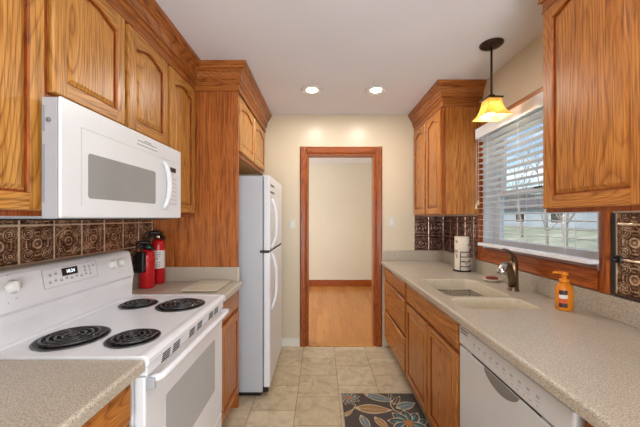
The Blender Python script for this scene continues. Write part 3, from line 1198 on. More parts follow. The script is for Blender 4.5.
def text_mesh(name, body, size, mat, parent, origin, xdir, ydir, ndir, ext=0.0004, align='CENTER'):
    cu = bpy.data.curves.new(name, 'FONT')
    cu.body = body
    cu.size = size
    cu.extrude = ext
    cu.align_x = align
    cu.align_y = 'CENTER'
    tmp = bpy.data.objects.new(name + '_tmp', cu)
    COL.objects.link(tmp)
    bpy.context.view_layer.update()
    dg = bpy.context.evaluated_depsgraph_get()
    me = bpy.data.meshes.new_from_object(tmp.evaluated_get(dg))
    bpy.data.objects.remove(tmp)
    bpy.data.curves.remove(cu)
    me.name = name
    base = Vector((0, 0, 0))
    p = parent
    while p is not None:
        base += p.location
        p = p.parent
    xd, yd, nd = Vector(xdir).normalized(), Vector(ydir).normalized(), Vector(ndir).normalized()
    for v in me.vertices:
        c = v.co.copy()
        v.co = Vector(origin) + xd * c.x + yd * c.y + nd * c.z - base
    me.materials.clear()
    me.materials.append(mat)
    o = bpy.data.objects.new(name, me)
    COL.objects.link(o)
    o.parent = parent
    return o


text_mesh('clock_digits', '10:24', 0.020, DIGITS, dp, pp(1.292, 0.090, 0.0037), (0, 1, 0), pdir, pnor)
for yk in (0.9725, 1.046, 1.548, 1.612):
    c = pp(yk, 0.077, 0.0)
    q = Vector((0, 0, 1)).rotation_difference(pnor).to_matrix()
    kb = MB().lathe([(0.024, 0.0005), (0.0245, 0.004), (0.021, 0.007), (0.019, 0.018), (0.016, 0.021), (0, 0.0215)], c, 28, rot=q).build('knob', WHITE2, rg)
    mb = MB()
    pslab(mb, yk - 0.0035, yk + 0.0035, 0.077 - 0.017, 0.077 + 0.017, 0.020, 0.0275)
    mb.build('knob_grip', WHITE2, kb)
for yk in (1.046, 1.612):
    for (a, b, c, d_) in ((-0.008, -0.004, 0.118, 0.121), (0.006, 0.018, 0.033, 0.0345), (-0.02, -0.017, 0.024, 0.027)):
        mb = MB()
        pslab(mb, yk + a, yk + b, c, d_, 0.0002, 0.0007)
        mb.build('dial_mark', GREYINK, rg)
# burners
for (bx, by, R) in ((-0.912, 1.103, 0.106), (-0.686, 1.098, 0.080), (-0.930, 1.530, 0.080), (-0.708, 1.516, 0.106)):
    z0 = 0.9115
    bn = MB().lathe([(R + 0.006, z0), (R + 0.010, z0 + 0.003), (R + 0.006, z0 + 0.005), (R + 0.001, z0 + 0.003), (R - 0.012, z0 + 0.0012), (0.0, z0 + 0.0012)], (bx, by, 0), 40).build('burner', [DARKSTEEL], rg)
    MB().lathe([(R + 0.003, z0 + 0.0045), (R - 0.01, z0 + 0.0022), (0.0, z0 + 0.002)], (bx, by, 0), 40).build('drip_pan', BLACK, bn)
    turns = 4 if R > 0.1 else 3
    pts = []
    r0 = 0.018
    nn = turns * 32
    for k in range(nn + 1):
        f = k / nn
        a = 2 * PI * turns * f + 0.4
        r = r0 + (R - 0.006 - r0) * f
        pts.append((bx + r * math.cos(a), by + r * math.sin(a), z0 + 0.0105))
    a = 2 * PI * turns + 0.4
    pts += [(bx + (R - 0.004) * math.cos(a + 0.06), by + (R - 0.004) * math.sin(a + 0.06), z0 + 0.010), (bx + (R - 0.002) * math.cos(a + 0.1), by + (R - 0.002) * math.sin(a + 0.1), z0 + 0.005)]
    MB().tube(pts, 0.0048, 8, flat=0.8).build('coil', COILGREY, bn)
    mb = MB()
    for k in range(3):
        a = 2 * PI * k / 3 + 0.3
        mb.tube([(bx + 0.012 * math.cos(a), by + 0.012 * math.sin(a), z0 + 0.0085), (bx + (R - 0.008) * math.cos(a), by + (R - 0.008) * math.sin(a), z0 + 0.0085)], 0.0035, 6)
    mb.lathe([(0, z0 + 0.006), (0.013, z0 + 0.006), (0.013, z0 + 0.013), (0, z0 + 0.0135)], (bx, by, 0), 16)
    mb.build('coil_support', COILGREY, bn)
# vent strip
mb = MB().box(-0.600, XD + 0.006, RY0 + 0.006, RY1 - 0.006, 0.846, 0.8795, 0.003)
vs = mb.build('vent_strip', WHITE, rg)
for pair in (((1.045, 1.100), (1.122, 1.177)), ((1.262, 1.317), (1.342, 1.397)), ((1.482, 1.537), (1.560, 1.615))):
    mb = MB()
    for (a, b) in pair:
        for k in range(4):
            z = 0.8475 + k * 0.0076
            mb.box(XD + 0.0055, XD + 0.0066, a + 0.003 * k, b + 0.003 * k, z, z + 0.0050)
    mb.build('vent_grille', BLACK, vs)
# oven door
mb = MB().box(-0.599, XD, RY0 + 0.006, RY1 - 0.006, 0.255, 0.842, 0.006)
od = mb.build('oven_door', WHITE, rg)
MB().prism(rounded_rect(1.085, 1.585, 0.440, 0.712, 0.012), 'X', XD - 0.002, XD + 0.0012).build('oven_window', OVENGLASS, od)
mb = MB()
path = [(XD - 0.002, RY0 + 0.030, 0.826), (XD + 0.020, RY0 + 0.026, 0.830), (XD + 0.036, RY0 + 0.034, 0.832), (XD + 0.040, RY0 + 0.07, 0.833)]
path += [(XD + 0.042, RY0 + 0.07 + (RY1 - RY0 - 0.14) * k / 8, 0.834) for k in range(1, 8)]
path += [(XD + 0.040, RY1 - 0.07, 0.833), (XD + 0.036, RY1 - 0.034, 0.832), (XD + 0.020, RY1 - 0.026, 0.830), (XD - 0.002, RY1 - 0.030, 0.826)]
mb.tube(path, 0.0135, 12, flat=0.9)
mb.build('handle', WHITE, od)
MB().box(XD + 0.001, XD + 0.028, RY0 + 0.008, RY0 + 0.024, 0.800, 0.838, 0.004).build('handle_bracket', GREYM, od)
mb = MB().box(-0.599, XD - 0.002, RY0 + 0.006, RY1 - 0.006, 0.07, 0.248, 0.005)
mb.build('storage_drawer', WHITE, rg)
MB().box(-1.12, -0.62, RY0 + 0.02, RY1 - 0.02, 0.0, 0.032).build('base', BLACK, rg)

# ------------------------------------------------------------------ microwave
MY0, MY1, MZ0, MZ1 = 0.922, 1.714, 1.346, 1.728
XM = -0.800
mw = thing('microwave_oven', 'white over-the-range microwave hanging under the short oak cabinet', 'microwave', (-1.0, 1.318, MZ0))
# the microwave is set in front of the doors of the neighbouring cabinet: body, then the door shell
MB().box(-0.861, -0.813, MY0 + 0.002, MY1 - 0.002, MZ0 + 0.004, MZ1 - 0.002, 0.002).build('front_case', GREYM, mw)
MB().box(XL + 0.012, -0.862, 0.969, MY1 - 0.002, MZ0 + 0.004, 1.733, 0.002).build('body', GREYM, mw)
mb = MB()
mb.box(-0.811, XM, MY0, MY1, MZ0 + 0.006, MZ1, 0.005, 0, 3)
fc = mb.build('front_panel', MWWHITE, mw)
yy0 = 1.02


def bar(mb, y0, y1, z0, z1, o0=0.0, o1=0.0012, mi=0):
    mb.box(XM + o0, XM + o1, y0, y1, z0, z1, 0.0, mi)


# the door seam line, the vent line, window and lettering
mb = MB()
bar(mb, 1.000, 1.690, 1.6525, 1.6555, 0.0, 0.0006)
bar(mb, 1.000, 1.003, 1.392, 1.6555, 0.0, 0.0006)
bar(mb, 1.568, 1.570, 1.392, 1.652, 0.0, 0.0006)
mb.build('door_seam', SEAM, fc)
MB().prism(rounded_rect(1.030, 1.450, 1.420, 1.575, 0.012), 'X', XM, XM + 0.0012).build('door_window', MWGLASS, fc)
mb = MB()
for (w, z) in ((0.05, 1.698), (0.15, 1.690), (0.16, 1.674)):
    y = 1.385
    r2 = random.Random(int(z * 1000))
    a = y - w / 2
    while a < y + w / 2:
        l = r2.uniform(0.006, 0.014)
        bar(mb, a, a + l, z, z + 0.004, 0.0, 0.0006)
        a += l + 0.004
mb.build('lettering', GREYINK, fc)
mb = MB()
path = []
for k in range(13):
    f = k / 12
    path.append((XM + 0.003 + 0.026 * math.sin(PI * f) ** 0.6, 1.520 + 0.010 * math.sin(PI * f), 1.400 + 0.240 * f))
mb.tube(path, [0.010 + 0.003 * math.sin(PI * k / 12) for k in range(13)], 12)
mb.build('handle', MWWHITE, fc)
mb = MB().box(XM, XM + 0.0015, 1.592, 1.650, 1.598, 1.622)
mb.build('display', SCREEN, fc)
mb = MB()
for j in range(7):
    for k in range(3):
        bar(mb, 1.590 + k * 0.028, 1.602 + k * 0.028, 1.425 + j * 0.022, 1.431 + j * 0.022, 0.0, 0.0006)
mb.build('keypad_print', PALEINK, fc)
mb = MB()
mb.lathe([(0.007, 0), (0.007, 0.003), (0, 0.004)], (-0.838, MY0 + 0.0018, 1.655), 14, rot=Matrix.Rotation(PI / 2, 3, 'X'))
mb.build('side_screw', GREYINK, mw)
mb = MB()
mb.box(-0.856, -0.851, MY0 - 0.0005, MY0 + 0.003, 1.62, 1.70, 0.001)
mb.box(-0.856, -0.851, MY0 - 0.0005, MY0 + 0.003, 1.40, 1.58, 0.001)
mb.build('side_slots', plain('mid_grey_metal', (140, 142, 150), 0.5), mw)
MB().box(-1.14, -0.845, 1.0, 1.66, MZ0 - 0.002, MZ0 + 0.006, 0.001).build('underside_grille', BLACK, mw)

# ------------------------------------------------------------------ refrigerator
FY0, FY1 = 2.262, 2.970
rf = thing('refrigerator', 'white top-freezer refrigerator standing past the oak panel', 'refrigerator', (-0.78, 2.6, 0))
MB().box(-1.16, -0.440, FY0, FY1, 0.035, 1.672, 0.006).build('body', FRIDGEW, rf)
MB().box(-1.12, -0.46, FY0 + 0.02, FY1 - 0.02, 0.0, 0.036).build('base', BLACK, rf)
fz = MB().box(-0.434, -0.385, FY0 - 0.004, FY1 + 0.002, 1.105, 1.676, 0.010, 0, 3).build('freezer_door', WHITE, rf)
dr = MB().box(-0.434, -0.385, FY0 - 0.004, FY1 + 0.002, 0.075, 1.092, 0.010, 0, 3).build('door', WHITE, rf)
for (prt, za, zb) in ((fz, 1.118, 1.500), (dr, 0.640, 1.080)):
    mb = MB()
    path = []
    for k in range(15):
        f = k / 14
        g = f if prt is fz else 1 - f
        path.append((-0.388 + 0.036 * min(1, math.sin(PI * min(1, f * 1.0)) ** 0.7 * 1.15), FY0 + 0.085 + 0.02 * math.sin(PI * f), za + (zb - za) * f))
    mb.tube(path, 0.011, 10)
    mb.build('handle', WHITE, prt)
mb = MB()
mb.box(-0.3852, -0.3835, FY0 + 0.03, FY0 + 0.21, 1.598, 1.612)
mb.box(-0.3852, -0.3835, FY0 + 0.03, FY0 + 0.21, 1.545, 1.559)
mb.build('nameplate', DARKINK, fz)
MB().box(-0.437, -0.392, FY0 + 0.004, FY1 - 0.004, 1.090, 1.107).build('door_gasket', DARKGAP, rf)
MB().box(-0.46, -0.39, FY0 - 0.006, FY0 + 0.03, 1.0885, 1.1085, 0.002).build('hinge', BLACK, rf)
MB().box(-0.47, -0.40, FY0 + 0.006, FY0 + 0.04, 0.036, 0.074, 0.003).build('lower_hinge', BLACK, rf)

# ------------------------------------------------------------------ dishwasher
WY_0, WY_1 = 0.776, 1.424
XW = 0.655
dw = thing('dishwasher', 'white built-in dishwasher under the right counter', 'dishwasher', (0.95, 1.1, 0))
MB().box(0.690, XR - 0.02, WY_0, WY_1, 0.11, 0.862, 0.002).build('tub', GREYM, dw)
MB().box(0.74, 0.76, WY_0, WY_1, 0.0, 0.11).build('toe_panel', BLACK, dw)
cpn = MB().box(XW, 0.689, WY_0, WY_1, 0.762, 0.848, 0.006).build('control_panel', DWW, dw)
ddo = MB().box(XW + 0.002, 0.689, WY_0, WY_1, 0.115, 0.752, 0.006).build('door', DWW, dw)
# dark slot, and the hand grip as a flat grey half-oval on the door
mb = MB().box(XW + 0.006, XW + 0.02, 0.905, 1.315, 0.7525, 0.7615)
mb.build('handle_slot', BLACK, dw)
mb = MB()
n = 20
top, bot = [], []
for k in range(n + 1):
    f = k / n
    y = 0.995 + 0.215 * f
    z = 0.750 - 0.045 * (math.sin(PI * f) ** 0.6)
    top.append((y, 0.7505))
    bot.append((y, z))
outl = [top[0], top[-1]] + bot[::-1][1:-1]
mb.prism(outl, 'X', XW + 0.0006, XW + 0.004)
mb.build('hand_grip', plain('grey_grip_plate', (126, 122, 118), 0.4), ddo)
mb = MB()
for (z, a, b) in ((0.832, 1.335, 1.405), (0.818, 1.345, 1.405)):
    y = a
    while y < b:
        mb.box(XW - 0.0006, XW + 0.001, y, y + 0.008, z, z + 0.008)
        y += 0.0105
mb.build('nameplate_lettering', GREYINK, cpn)
for k in range(10):
    y = 0.90 + 0.042 * k
    mb = MB()
    mb.box(XW - 0.0006, XW + 0.001, y, y + 0.014, 0.806, 0.814)
    mb.box(XW - 0.0006, XW + 0.001, y, y + 0.018, 0.795, 0.797)
    mb.build('button', PALEINK, cpn)
for k in range(6):
    y = 0.905 + 0.03 * k
    MB().box(XW - 0.0006, XW + 0.001, y, y + 0.008, 0.780, 0.784).build('indicator_mark', PALEINK, cpn)

# ------------------------------------------------------------------ ceiling lights
for (lx, lab) in ((-0.0765, 'left one of the two lit recessed ceiling lights before the doorway'), (0.4675, 'right one of the two lit recessed ceiling lights before the doorway')):
    t = thing('recessed_light', lab, 'ceiling light', (lx, 2.55, ZC), 'recessed ceiling lights')
    MB().lathe([(0.049, ZC - 0.001), (0.052, ZC - 0.004), (0.074, ZC - 0.005), (0.080, ZC - 0.011), (0.090, ZC - 0.010), (0.094, ZC - 0.0005)], (lx, 2.55, 0), 40).build('trim_ring', WHITE2, t)
    MB().lathe([(0.0, ZC - 0.0065), (0.036, ZC - 0.0060), (0.047, ZC - 0.0045), (0.048, ZC - 0.002)], (lx, 2.55, 0), 32).build('lens', LENS, t)
    d = bpy.data.lights.new('recessed_lamp', 'AREA')
    d.shape = 'DISK'
    d.size = 0.11
    d.energy = 5.5
    d.color = (1.0, 0.95, 0.87)
    o = bpy.data.objects.new('recessed_lamp', d)
    o.location = (0, 0, -0.012)
    COL.objects.link(o)
    o.parent = t
for (lx, ly) in ((-0.0765, 0.55), (0.4675, 0.55)):  # added unseen ceiling lamps above the frame, without fixtures
    d = bpy.data.lights.new('added_ceiling_fill', 'AREA')
    d.shape = 'DISK'
    d.size = 0.16
    d.energy = 4
    d.color = (0.96, 0.97, 1.0)
    o = bpy.data.objects.new('added_ceiling_fill', d)
    o.location = (lx, ly, ZC - 0.015)
    COL.objects.link(o)

# pendant
PX, PY = 1.066, 1.876
pn = thing('pendant_lamp', 'lit pendant lamp with a flared square amber glass shade, hanging near the window', 'pendant lamp', (PX, PY, ZC))
MB().lathe([(0.0, ZC - 0.022), (0.03, ZC - 0.021), (0.058, ZC - 0.014), (0.068, ZC - 0.005), (0.069, ZC - 0.0005)], (PX, PY, 0), 36).build('canopy', BRONZE, pn)
MB().tube([(PX, PY, ZC - 0.018), (PX, PY, 2.118)], 0.0065, 12).build('rod', BRONZE, pn)
mb = MB()
mb.box(PX - 0.05, PX + 0.05, PY - 0.05, PY + 0.05, 2.092, 2.098, 0.001)
mb.box(PX - 0.035, PX + 0.035, PY - 0.035, PY + 0.035, 2.0985, 2.106, 0.002)
mb.lathe([(0.024, 2.1065), (0.020, 2.118), (0.010, 2.126), (0, 2.127)], (PX, PY, 0), 20)
mb.build('cap', BRONZE, pn)
mb = MB()
lv = [(0.040, 2.091), (0.042, 2.075), (0.045, 2.055), (0.051, 2.030), (0.061, 2.008), (0.074, 1.990), (0.083, 1.980)]
nn = 7


def sq(h, z, k):
    pts = []
    for (a, b) in (((-1, -1), (1, -1)), ((1, -1), (1, 1)), ((1, 1), (-1, 1)), ((-1, 1), (-1, -1))):
        for i in range(nn):
            f = i / nn
            pts.append((PX + (a[0] + (b[0] - a[0]) * f) * (h - k), PY + (a[1] + (b[1] - a[1]) * f) * (h - k), z))
    return pts


rO = [[mb.bm.verts.new(p) for p in sq(h, z, 0)] for (h, z) in lv]
rI = [[mb.bm.verts.new(p) for p in sq(h, z, 0.0035)] for (h, z) in lv]
seq = rO + rI[::-1]
for a, b in zip(seq, seq[1:] + seq[:1]):
    for i in range(len(a)):
        j = (i + 1) % len(a)
        f = mb.bm.faces.new((a[i], a[j], b[j], b[i]))
        f.smooth = False
mb.build('lamp_shade', SHADE, pn)
MB().lathe([(0.0, 1.992), (0.012, 1.994), (0.021, 2.004), (0.024, 2.018), (0.020, 2.034), (0.014, 2.048), (0.013, 2.062), (0, 2.063)], (PX, PY, 0), 24).build('bulb', BULB, pn)
MB().lathe([(0.0, 2.064), (0.015, 2.064), (0.015, 2.0905), (0, 2.0905)], (PX, PY, 0), 20).build('socket', BRONZE, pn)
d = bpy.data.lights.new('pendant_bulb_light', 'POINT')
d.energy = 2.2
d.color = (1.0, 0.9, 0.66)
d.shadow_soft_size = 0.02
o = bpy.data.objects.new('pendant_bulb_light', d)
o.location = (0, 0, 1.985 - ZC)
COL.objects.link(o)
o.parent = pn

# ------------------------------------------------------------------ window blind
bl = thing('window_blind', 'white horizontal slat blind lowered over the window, slats open', 'blind', (1.24, 1.85, 1.12))
BY0, BY1 = 1.372, 2.345
mb = MB().box(1.212, 1.222, BY0 - 0.02, BY1 + 0.015, 1.968, 2.046, 0.003)
mb.box(1.223, 1.276, BY0 - 0.02, BY0 - 0.012, 1.968, 2.046, 0.001)
mb.box(1.223, 1.276, BY1 + 0.007, BY1 + 0.015, 1.968, 2.046, 0.001)
mb.build('valance', BLINDM, bl)
MB().box(1.224, 1.272, BY0 - 0.01, BY1 + 0.005, 1.985, 2.030, 0.002).build('headrail', BLINDM, bl)
mb = MB()
zs = []
z = 1.945
while z > 1.185:
    zs.append(z)
    z -= 0.0435
tilt = math.radians(-8)
for z in zs:
    pts = []
    for k in range(5):
        f = k / 4 - 0.5
        pts.append((1.248 + 0.050 * f * math.cos(tilt), z + 0.050 * f * math.sin(tilt) + 0.0022 * (1 - 4 * f * f)))
    top = [(p[0], p[1] + 0.0014) for p in pts]
    mb.prism(pts + top[::-1], 'Y', BY0, BY1)
mb.build('slats', BLINDM, bl)
MB().box(1.222, 1.274, BY0, BY1, 1.140, 1.161, 0.004).build('bottom_rail', BLINDM, bl)
mb = MB()
for y in (1.50, 1.86, 2.20):
    for x in (1.2215, 1.2745):
        mb.tube([(x, y, 1.161), (x, y, 1.985)], 0.0011, 6)
mb.build('ladder_cords', BLINDM, bl)
for (dy, z) in ((0.0, 1.470), (0.030, 1.440)):
    cd = MB().tube([(1.205, 2.300 + dy, z + 0.02), (1.206, 2.300 + dy, 1.975)], 0.0010, 6).build('pull_cord', BLINDM, bl)
    MB().lathe([(0.0, z - 0.020), (0.0095, z - 0.018), (0.007, z), (0.004, z + 0.018), (0, z + 0.022)], (1.205, 2.300 + dy, 0), 14).build('tassel', TASSEL, cd)

# ------------------------------------------------------------------ switches
for (sx, sw_, label, nsw) in ((-0.300, 0.070, 'white light switch plate left of the doorway', 1), (0.742, 0.074, 'white light switch plate right of the doorway', 1)):
    zc = 1.287 if sx < 0 else 1.31
    t = thing('light_switch', label, 'light switch', (sx, YB, zc))
    MB().box(sx - sw_ / 2, sx + sw_ / 2, YB - 0.006, YB - 0.0005, zc - 0.058, zc + 0.058, 0.003).build('cover_plate', ALMOND, t)
    MB().box(sx - 0.017, sx + 0.017, YB - 0.009, YB - 0.0058, zc - 0.033, zc + 0.033, 0.002).build('rocker', WHITE2, t)
# black wall plate with a plug by the right edge of the tin
t = thing('power_outlet', 'small black outlet knob at the edge of the copper tin right of the window', 'outlet', (XR - 0.008, 1.30, 1.175))
MB().box(XR - 0.014, XR - 0.0085, 1.290, 1.316, 1.155, 1.190, 0.003).build('plate', BLACK, t)
MB().lathe([(0.012, 0), (0.012, 0.02), (0.008, 0.026), (0, 0.027)], (XR - 0.014, 1.302, 1.172), 18, rot=Matrix.Rotation(-PI / 2, 3, 'Y')).build('plug', BLACK, t)

# ------------------------------------------------------------------ fire extinguishers


def extinguisher(x, y, R, h, label, band, hose):
    z = CT1
    t = thing('fire_extinguisher', label, 'fire extinguisher', (x, y, z), 'fire extinguishers')
    MB().lathe([(0, z + 0.0005), (R - 0.004, z + 0.0005), (R, z + 0.006), (R, z + h - 0.045), (R * 0.92, z + h - 0.022), (R * 0.62, z + h - 0.006), (R * 0.34, z + h), (0, z + h + 0.001)], (x, y, 0), 36).build('cylinder', RED, t)
    mb = MB()
    mb.lathe([(0.022, z + h), (0.022, z + h + 0.022), (0.011, z + h + 0.026), (0.011, z + h + 0.034), (0, z + h + 0.035)], (x, y, 0), 20)
    mb.build('valve', BLACK, t)
    # carrying handle and squeeze lever
    MB().tube([(x - 0.012, y, z + h + 0.018), (x - 0.03, y - 0.008, z + h + 0.020), (x - 0.050, y - 0.03, z + h + 0.012), (x - 0.054, y - 0.036, z + h + 0.004)], [0.010, 0.010, 0.009, 0.007], 10).build('carry_handle', BLACK, t)
    MB().tube([(x + 0.022, y + 0.006, z + h + 0.035), (x, y, z + h + 0.042), (x - 0.030, y - 0.016, z + h + 0.046), (x - 0.052, y - 0.034, z + h + 0.040)], [0.010, 0.013, 0.012, 0.009], 10).build('lever', BLACK, t)
    MB().tube([(x + 0.012, y, z + h + 0.014), (x + 0.030, y - 0.006, z + h + 0.012), (x + 0.044, y - 0.010, z + h + 0.002)], [0.009, 0.009, 0.012], 10).build('nozzle', BLACK, t)
    # pressure gauge faces the room
    c = Vector((x + 0.006, y - 0.018, z + h + 0.016))
    MB().lathe([(0.015, 0), (0.016, 0.006), (0.013, 0.009), (0, 0.009)], c, 20, rot=Matrix.Rotation(PI / 2, 3, 'X')).build('gauge', CHROME if band else BLACK, t)
    if band:
        mb = MB()
        mb.lathe([(R + 0.0006, z + 0.105), (R + 0.0008, z + 0.106), (R + 0.0008, z + 0.225), (R + 0.0006, z + 0.226)], (x, y, 0), 36)
        lb = mb.build('paper_label', PAPER, t)
        mb = MB()
        r2 = random.Random(5)
        for j in range(8):
            for k in range(5):
                if r2.random() < 0.75:
                    a0 = -PI / 2 - 0.9 + k * 0.36
                    a1 = a0 + r2.uniform(0.12, 0.3)
                    zz = z + 0.115 + j * 0.0135
                    P = [(x + (R + 0.0012) * math.cos(a), y + (R + 0.0012) * math.sin(a)) for a in (a0, (a0 + a1) / 2, a1)]
                    for p, q in zip(P, P[1:]):
                        v = [mb.bm.verts.new((p[0], p[1], zz)), mb.bm.verts.new((q[0], q[1], zz)), mb.bm.verts.new((q[0], q[1], zz + 0.006)), mb.bm.verts.new((p[0], p[1], zz + 0.006))]
                        mb.bm.faces.new(v)
        mb.build('label_print', [GREYINK], lb)
    if hose:
        # black moulded wall cradle strapped to the left of the cylinder
        mb = MB()
        mb.box(x - R + 0.004, x + 0.016, y - R - 0.024, y - 0.030, z + 0.105, z + h - 0.012, 0.008)
        mb.build('bracket', BLACK, t)
        MB().lathe([(R + 0.001, z + 0.172), (R + 0.003, z + 0.173), (R + 0.003, z + 0.190), (R + 0.001, z + 0.191)], (x, y, 0), 36).build('strap', RED, t)
        MB().tube([(x + 0.01, y - 0.02, z + h + 0.012), (x + 0.034, y - 0.03, z + h + 0.016)], 0.005, 8).build('pull_pin', TEAL, t)
    return t


extinguisher(-1.120, 2.068, 0.041, 0.303, 'taller red fire extinguisher with a white label, against the oak panel', True, False)
extinguisher(-1.118, 1.930, 0.044, 0.246, 'shorter red fire extinguisher with a black bracket, nearer the range', False, True)

# cutting board
cb = thing('cutting_board', 'flat beige cutting board lying on the short left counter', 'cutting board', (-0.73, 1.96, CT1))
MB().prism(rounded_rect(-0.845, -0.625, 1.800, 2.105, 0.015), 'Z', CT1 + 0.006, CT1 + 0.013, bev=0.001).build('board', BOARD, cb)
MB().prism(rounded_rect(-0.842, -0.628, 1.803, 2.102, 0.015), 'Z', CT1 + 0.0005, CT1 + 0.0062).build('backing', BOARDE, cb)

# ------------------------------------------------------------------ things on the right counter
# faucet
FX, FYY = 1.190, 1.857
fa = thing('kitchen_faucet', 'bronze pull-out kitchen faucet with a curved lever behind the sink', 'faucet', (FX, FYY, CT1))
MB().lathe([(0.0, CT1 + 0.0005), (0.034, CT1 + 0.0005), (0.034, CT1 + 0.005), (0.029, CT1 + 0.009), (0.028, CT1 + 0.06), (0.027, CT1 + 0.12), (0.026, CT1 + 0.165), (0.020, CT1 + 0.182), (0.0, CT1 + 0.185)], (FX, FYY, 0), 32).build('body', NICKEL, fa)
mb = MB()
sp = [(-0.010, -0.008, 0.03), (-0.022, -0.018, 0.08), (-0.040, -0.034, 0.125), (-0.065, -0.054, 0.155), (-0.090, -0.072, 0.168), (-0.108, -0.086, 0.168)]
mb.tube([(FX + a, FYY + b, CT1 + c) for (a, b, c) in sp], [0.022, 0.022, 0.0215, 0.020, 0.020, 0.020], 16)
mb.build('spout', NICKEL, fa)
hd = MB().tube([(FX - 0.1085, FYY - 0.0865, CT1 + 0.168), (FX - 0.124, FYY - 0.099, CT1 + 0.158), (FX - 0.136, FYY - 0.108, CT1 + 0.138), (FX - 0.140, FYY - 0.111, CT1 + 0.118)], [0.021, 0.024, 0.026, 0.024], 16).build('spray_head', CHROME, fa)
mb = MB()
lvp = [(0.006, 0.004, 0.165), (0.004, 0.004, 0.200), (-0.014, -0.006, 0.226), (-0.044, -0.024, 0.246), (-0.078, -0.044, 0.256), (-0.100, -0.058, 0.257)]
mb.tube([(FX + a, FYY + b, CT1 + c) for (a, b, c) in lvp], [0.024, 0.022, 0.016, 0.012, 0.010, 0.007], 14, flat=0.75)
mb.build('lever', NICKEL, fa)
# soap dish
SX, SY = 1.205, 2.115
sd = thing('soap_dish', 'small cream soap dish on the counter left of the faucet', 'soap dish', (SX, SY, CT1))
mb = MB().lathe([(0.0, CT1 + 0.0005), (0.040, CT1 + 0.0005), (0.055, CT1 + 0.010), (0.063, CT1 + 0.020), (0.060, CT1 + 0.021), (0.050, CT1 + 0.012), (0.0, CT1 + 0.010)], (SX, SY, 0), 36)
for v in mb.bm.verts:
    v.co.y = SY + (v.co.y - SY) * 0.75
mb.build('dish', DISHM, sd)
mb = MB()
mb.box(SX - 0.036, SX + 0.036, SY - 0.022, SY + 0.022, CT1 + 0.0125, CT1 + 0.034, 0.010, 0, 3)
tag(mb.build('soap_bar', SOAPR, loc=(SX, SY, CT1 + 0.0125)), 'dark red bar of soap lying in the cream dish', 'soap')

# paper towel stand
TX, TY = 1.190, 2.535
ts = thing('paper_towel_holder', 'black wire paper towel holder on the counter near the dark tin', 'paper towel holder', (TX, TY, CT1))
MB().lathe([(0.0, CT1 + 0.0005), (0.070, CT1 + 0.0005), (0.072, CT1 + 0.006), (0.067, CT1 + 0.010), (0.0, CT1 + 0.011)], (TX, TY, 0), 36).build('base', BLACK, ts)
MB().tube([(TX, TY, CT1 + 0.009), (TX, TY, CT1 + 0.285)], 0.0085, 12).build('spindle', BLACK, ts)
a0, a1 = math.radians(-125), math.radians(5)
RW = 0.063
mb = MB()
for z in (0.045, 0.085, 0.125, 0.165):
    mb.tube([(TX + RW * math.cos(a0 + (a1 - a0) * k / 10), TY + RW * math.sin(a0 + (a1 - a0) * k / 10), CT1 + z) for k in range(11)], 0.0032, 8)
for a in (a0, a1):
    mb.tube([(TX + RW * math.cos(a), TY + RW * math.sin(a), CT1 + 0.008), (TX + RW * math.cos(a), TY + RW * math.sin(a), CT1 + 0.167)], 0.003, 8)
mb.build('wire_cage', BLACK, ts)
mb = MB()
rr_ = [(0.019, CT1 + 0.012), (0.0555, CT1 + 0.012), (0.057, CT1 + 0.015), (0.057, CT1 + 0.288), (0.0555, CT1 + 0.291), (0.019, CT1 + 0.291)]
rings = []
for (r, z) in rr_:
    rings.append([mb.bm.verts.new((TX + r * math.cos(2 * PI * k / 36), TY + r * math.sin(2 * PI * k / 36), z)) for k in range(36)])
for a, b in zip(rings, rings[1:] + rings[:1]):
    for k in range(36):
        f = mb.bm.faces.new((a[k], a[(k + 1) % 36], b[(k + 1) % 36], b[k]))
        f.smooth = True
tag(mb.build('paper_towel_roll', TOWEL, loc=(TX, TY, CT1 + 0.012)), 'roll of printed paper towels on the black wire holder', 'paper towels')

# orange soap bottle
OX, OY = 1.185, 1.462
sb = thing('soap_bottle', 'orange pump bottle of hand soap standing on the right counter under the window', 'soap bottle', (OX, OY, CT1))


def oval(a, b, z, n=28, p=2.6):
    pts = []
    for k in range(n):
        t_ = 2 * PI * k / n
        c, s_ = math.cos(t_), math.sin(t_)
        pts.append((OX + a * math.copysign(abs(c) ** (2 / p), c), OY + b * math.copysign(abs(s_) ** (2 / p), s_), z))
    return pts


def loft(mb, rings, mi=0):
    R = [[mb.bm.verts.new(p) for p in r] for r in rings]
    n = len(R[0])
    for a, b in zip(R, R[1:]):
        for k in range(n):
            f = mb.bm.faces.new((a[k], a[(k + 1) % n], b[(k + 1) % n], b[k]))
            f.smooth = True
            f.material_index = mi
    mb.bm.faces.new(R[0][::-1])
    mb.bm.faces.new(R[-1])


mb = MB()
loft(mb, [oval(0.0306, 0.0252, CT1 + 0.0005), oval(0.0351, 0.0288, CT1 + 0.006), oval(0.0360, 0.0297, CT1 + 0.05), oval(0.0360, 0.0297, CT1 + 0.100), oval(0.0324, 0.0261, CT1 + 0.116), oval(0.024, 0.021, CT1 + 0.127), oval(0.019, 0.018, CT1 + 0.132)])
bt = mb.build('bottle', ORANGE, sb)
mb = MB().lathe([(0.021, CT1 + 0.1325), (0.021, CT1 + 0.150), (0.010, CT1 + 0.154), (0.010, CT1 + 0.168), (0.017, CT1 + 0.170), (0.018, CT1 + 0.180), (0.012, CT1 + 0.184), (0, CT1 + 0.185)], (OX, OY, 0), 24)
mb.tube([(OX, OY, CT1 + 0.177), (OX - 0.025, OY + 0.004, CT1 + 0.181), (OX - 0.046, OY + 0.006, CT1 + 0.182), (OX - 0.052, OY + 0.007, CT1 + 0.176)], [0.008, 0.007, 0.006, 0.005], 10)
mb.build('pump', ORANGE, sb)
mb = MB()
na = 8


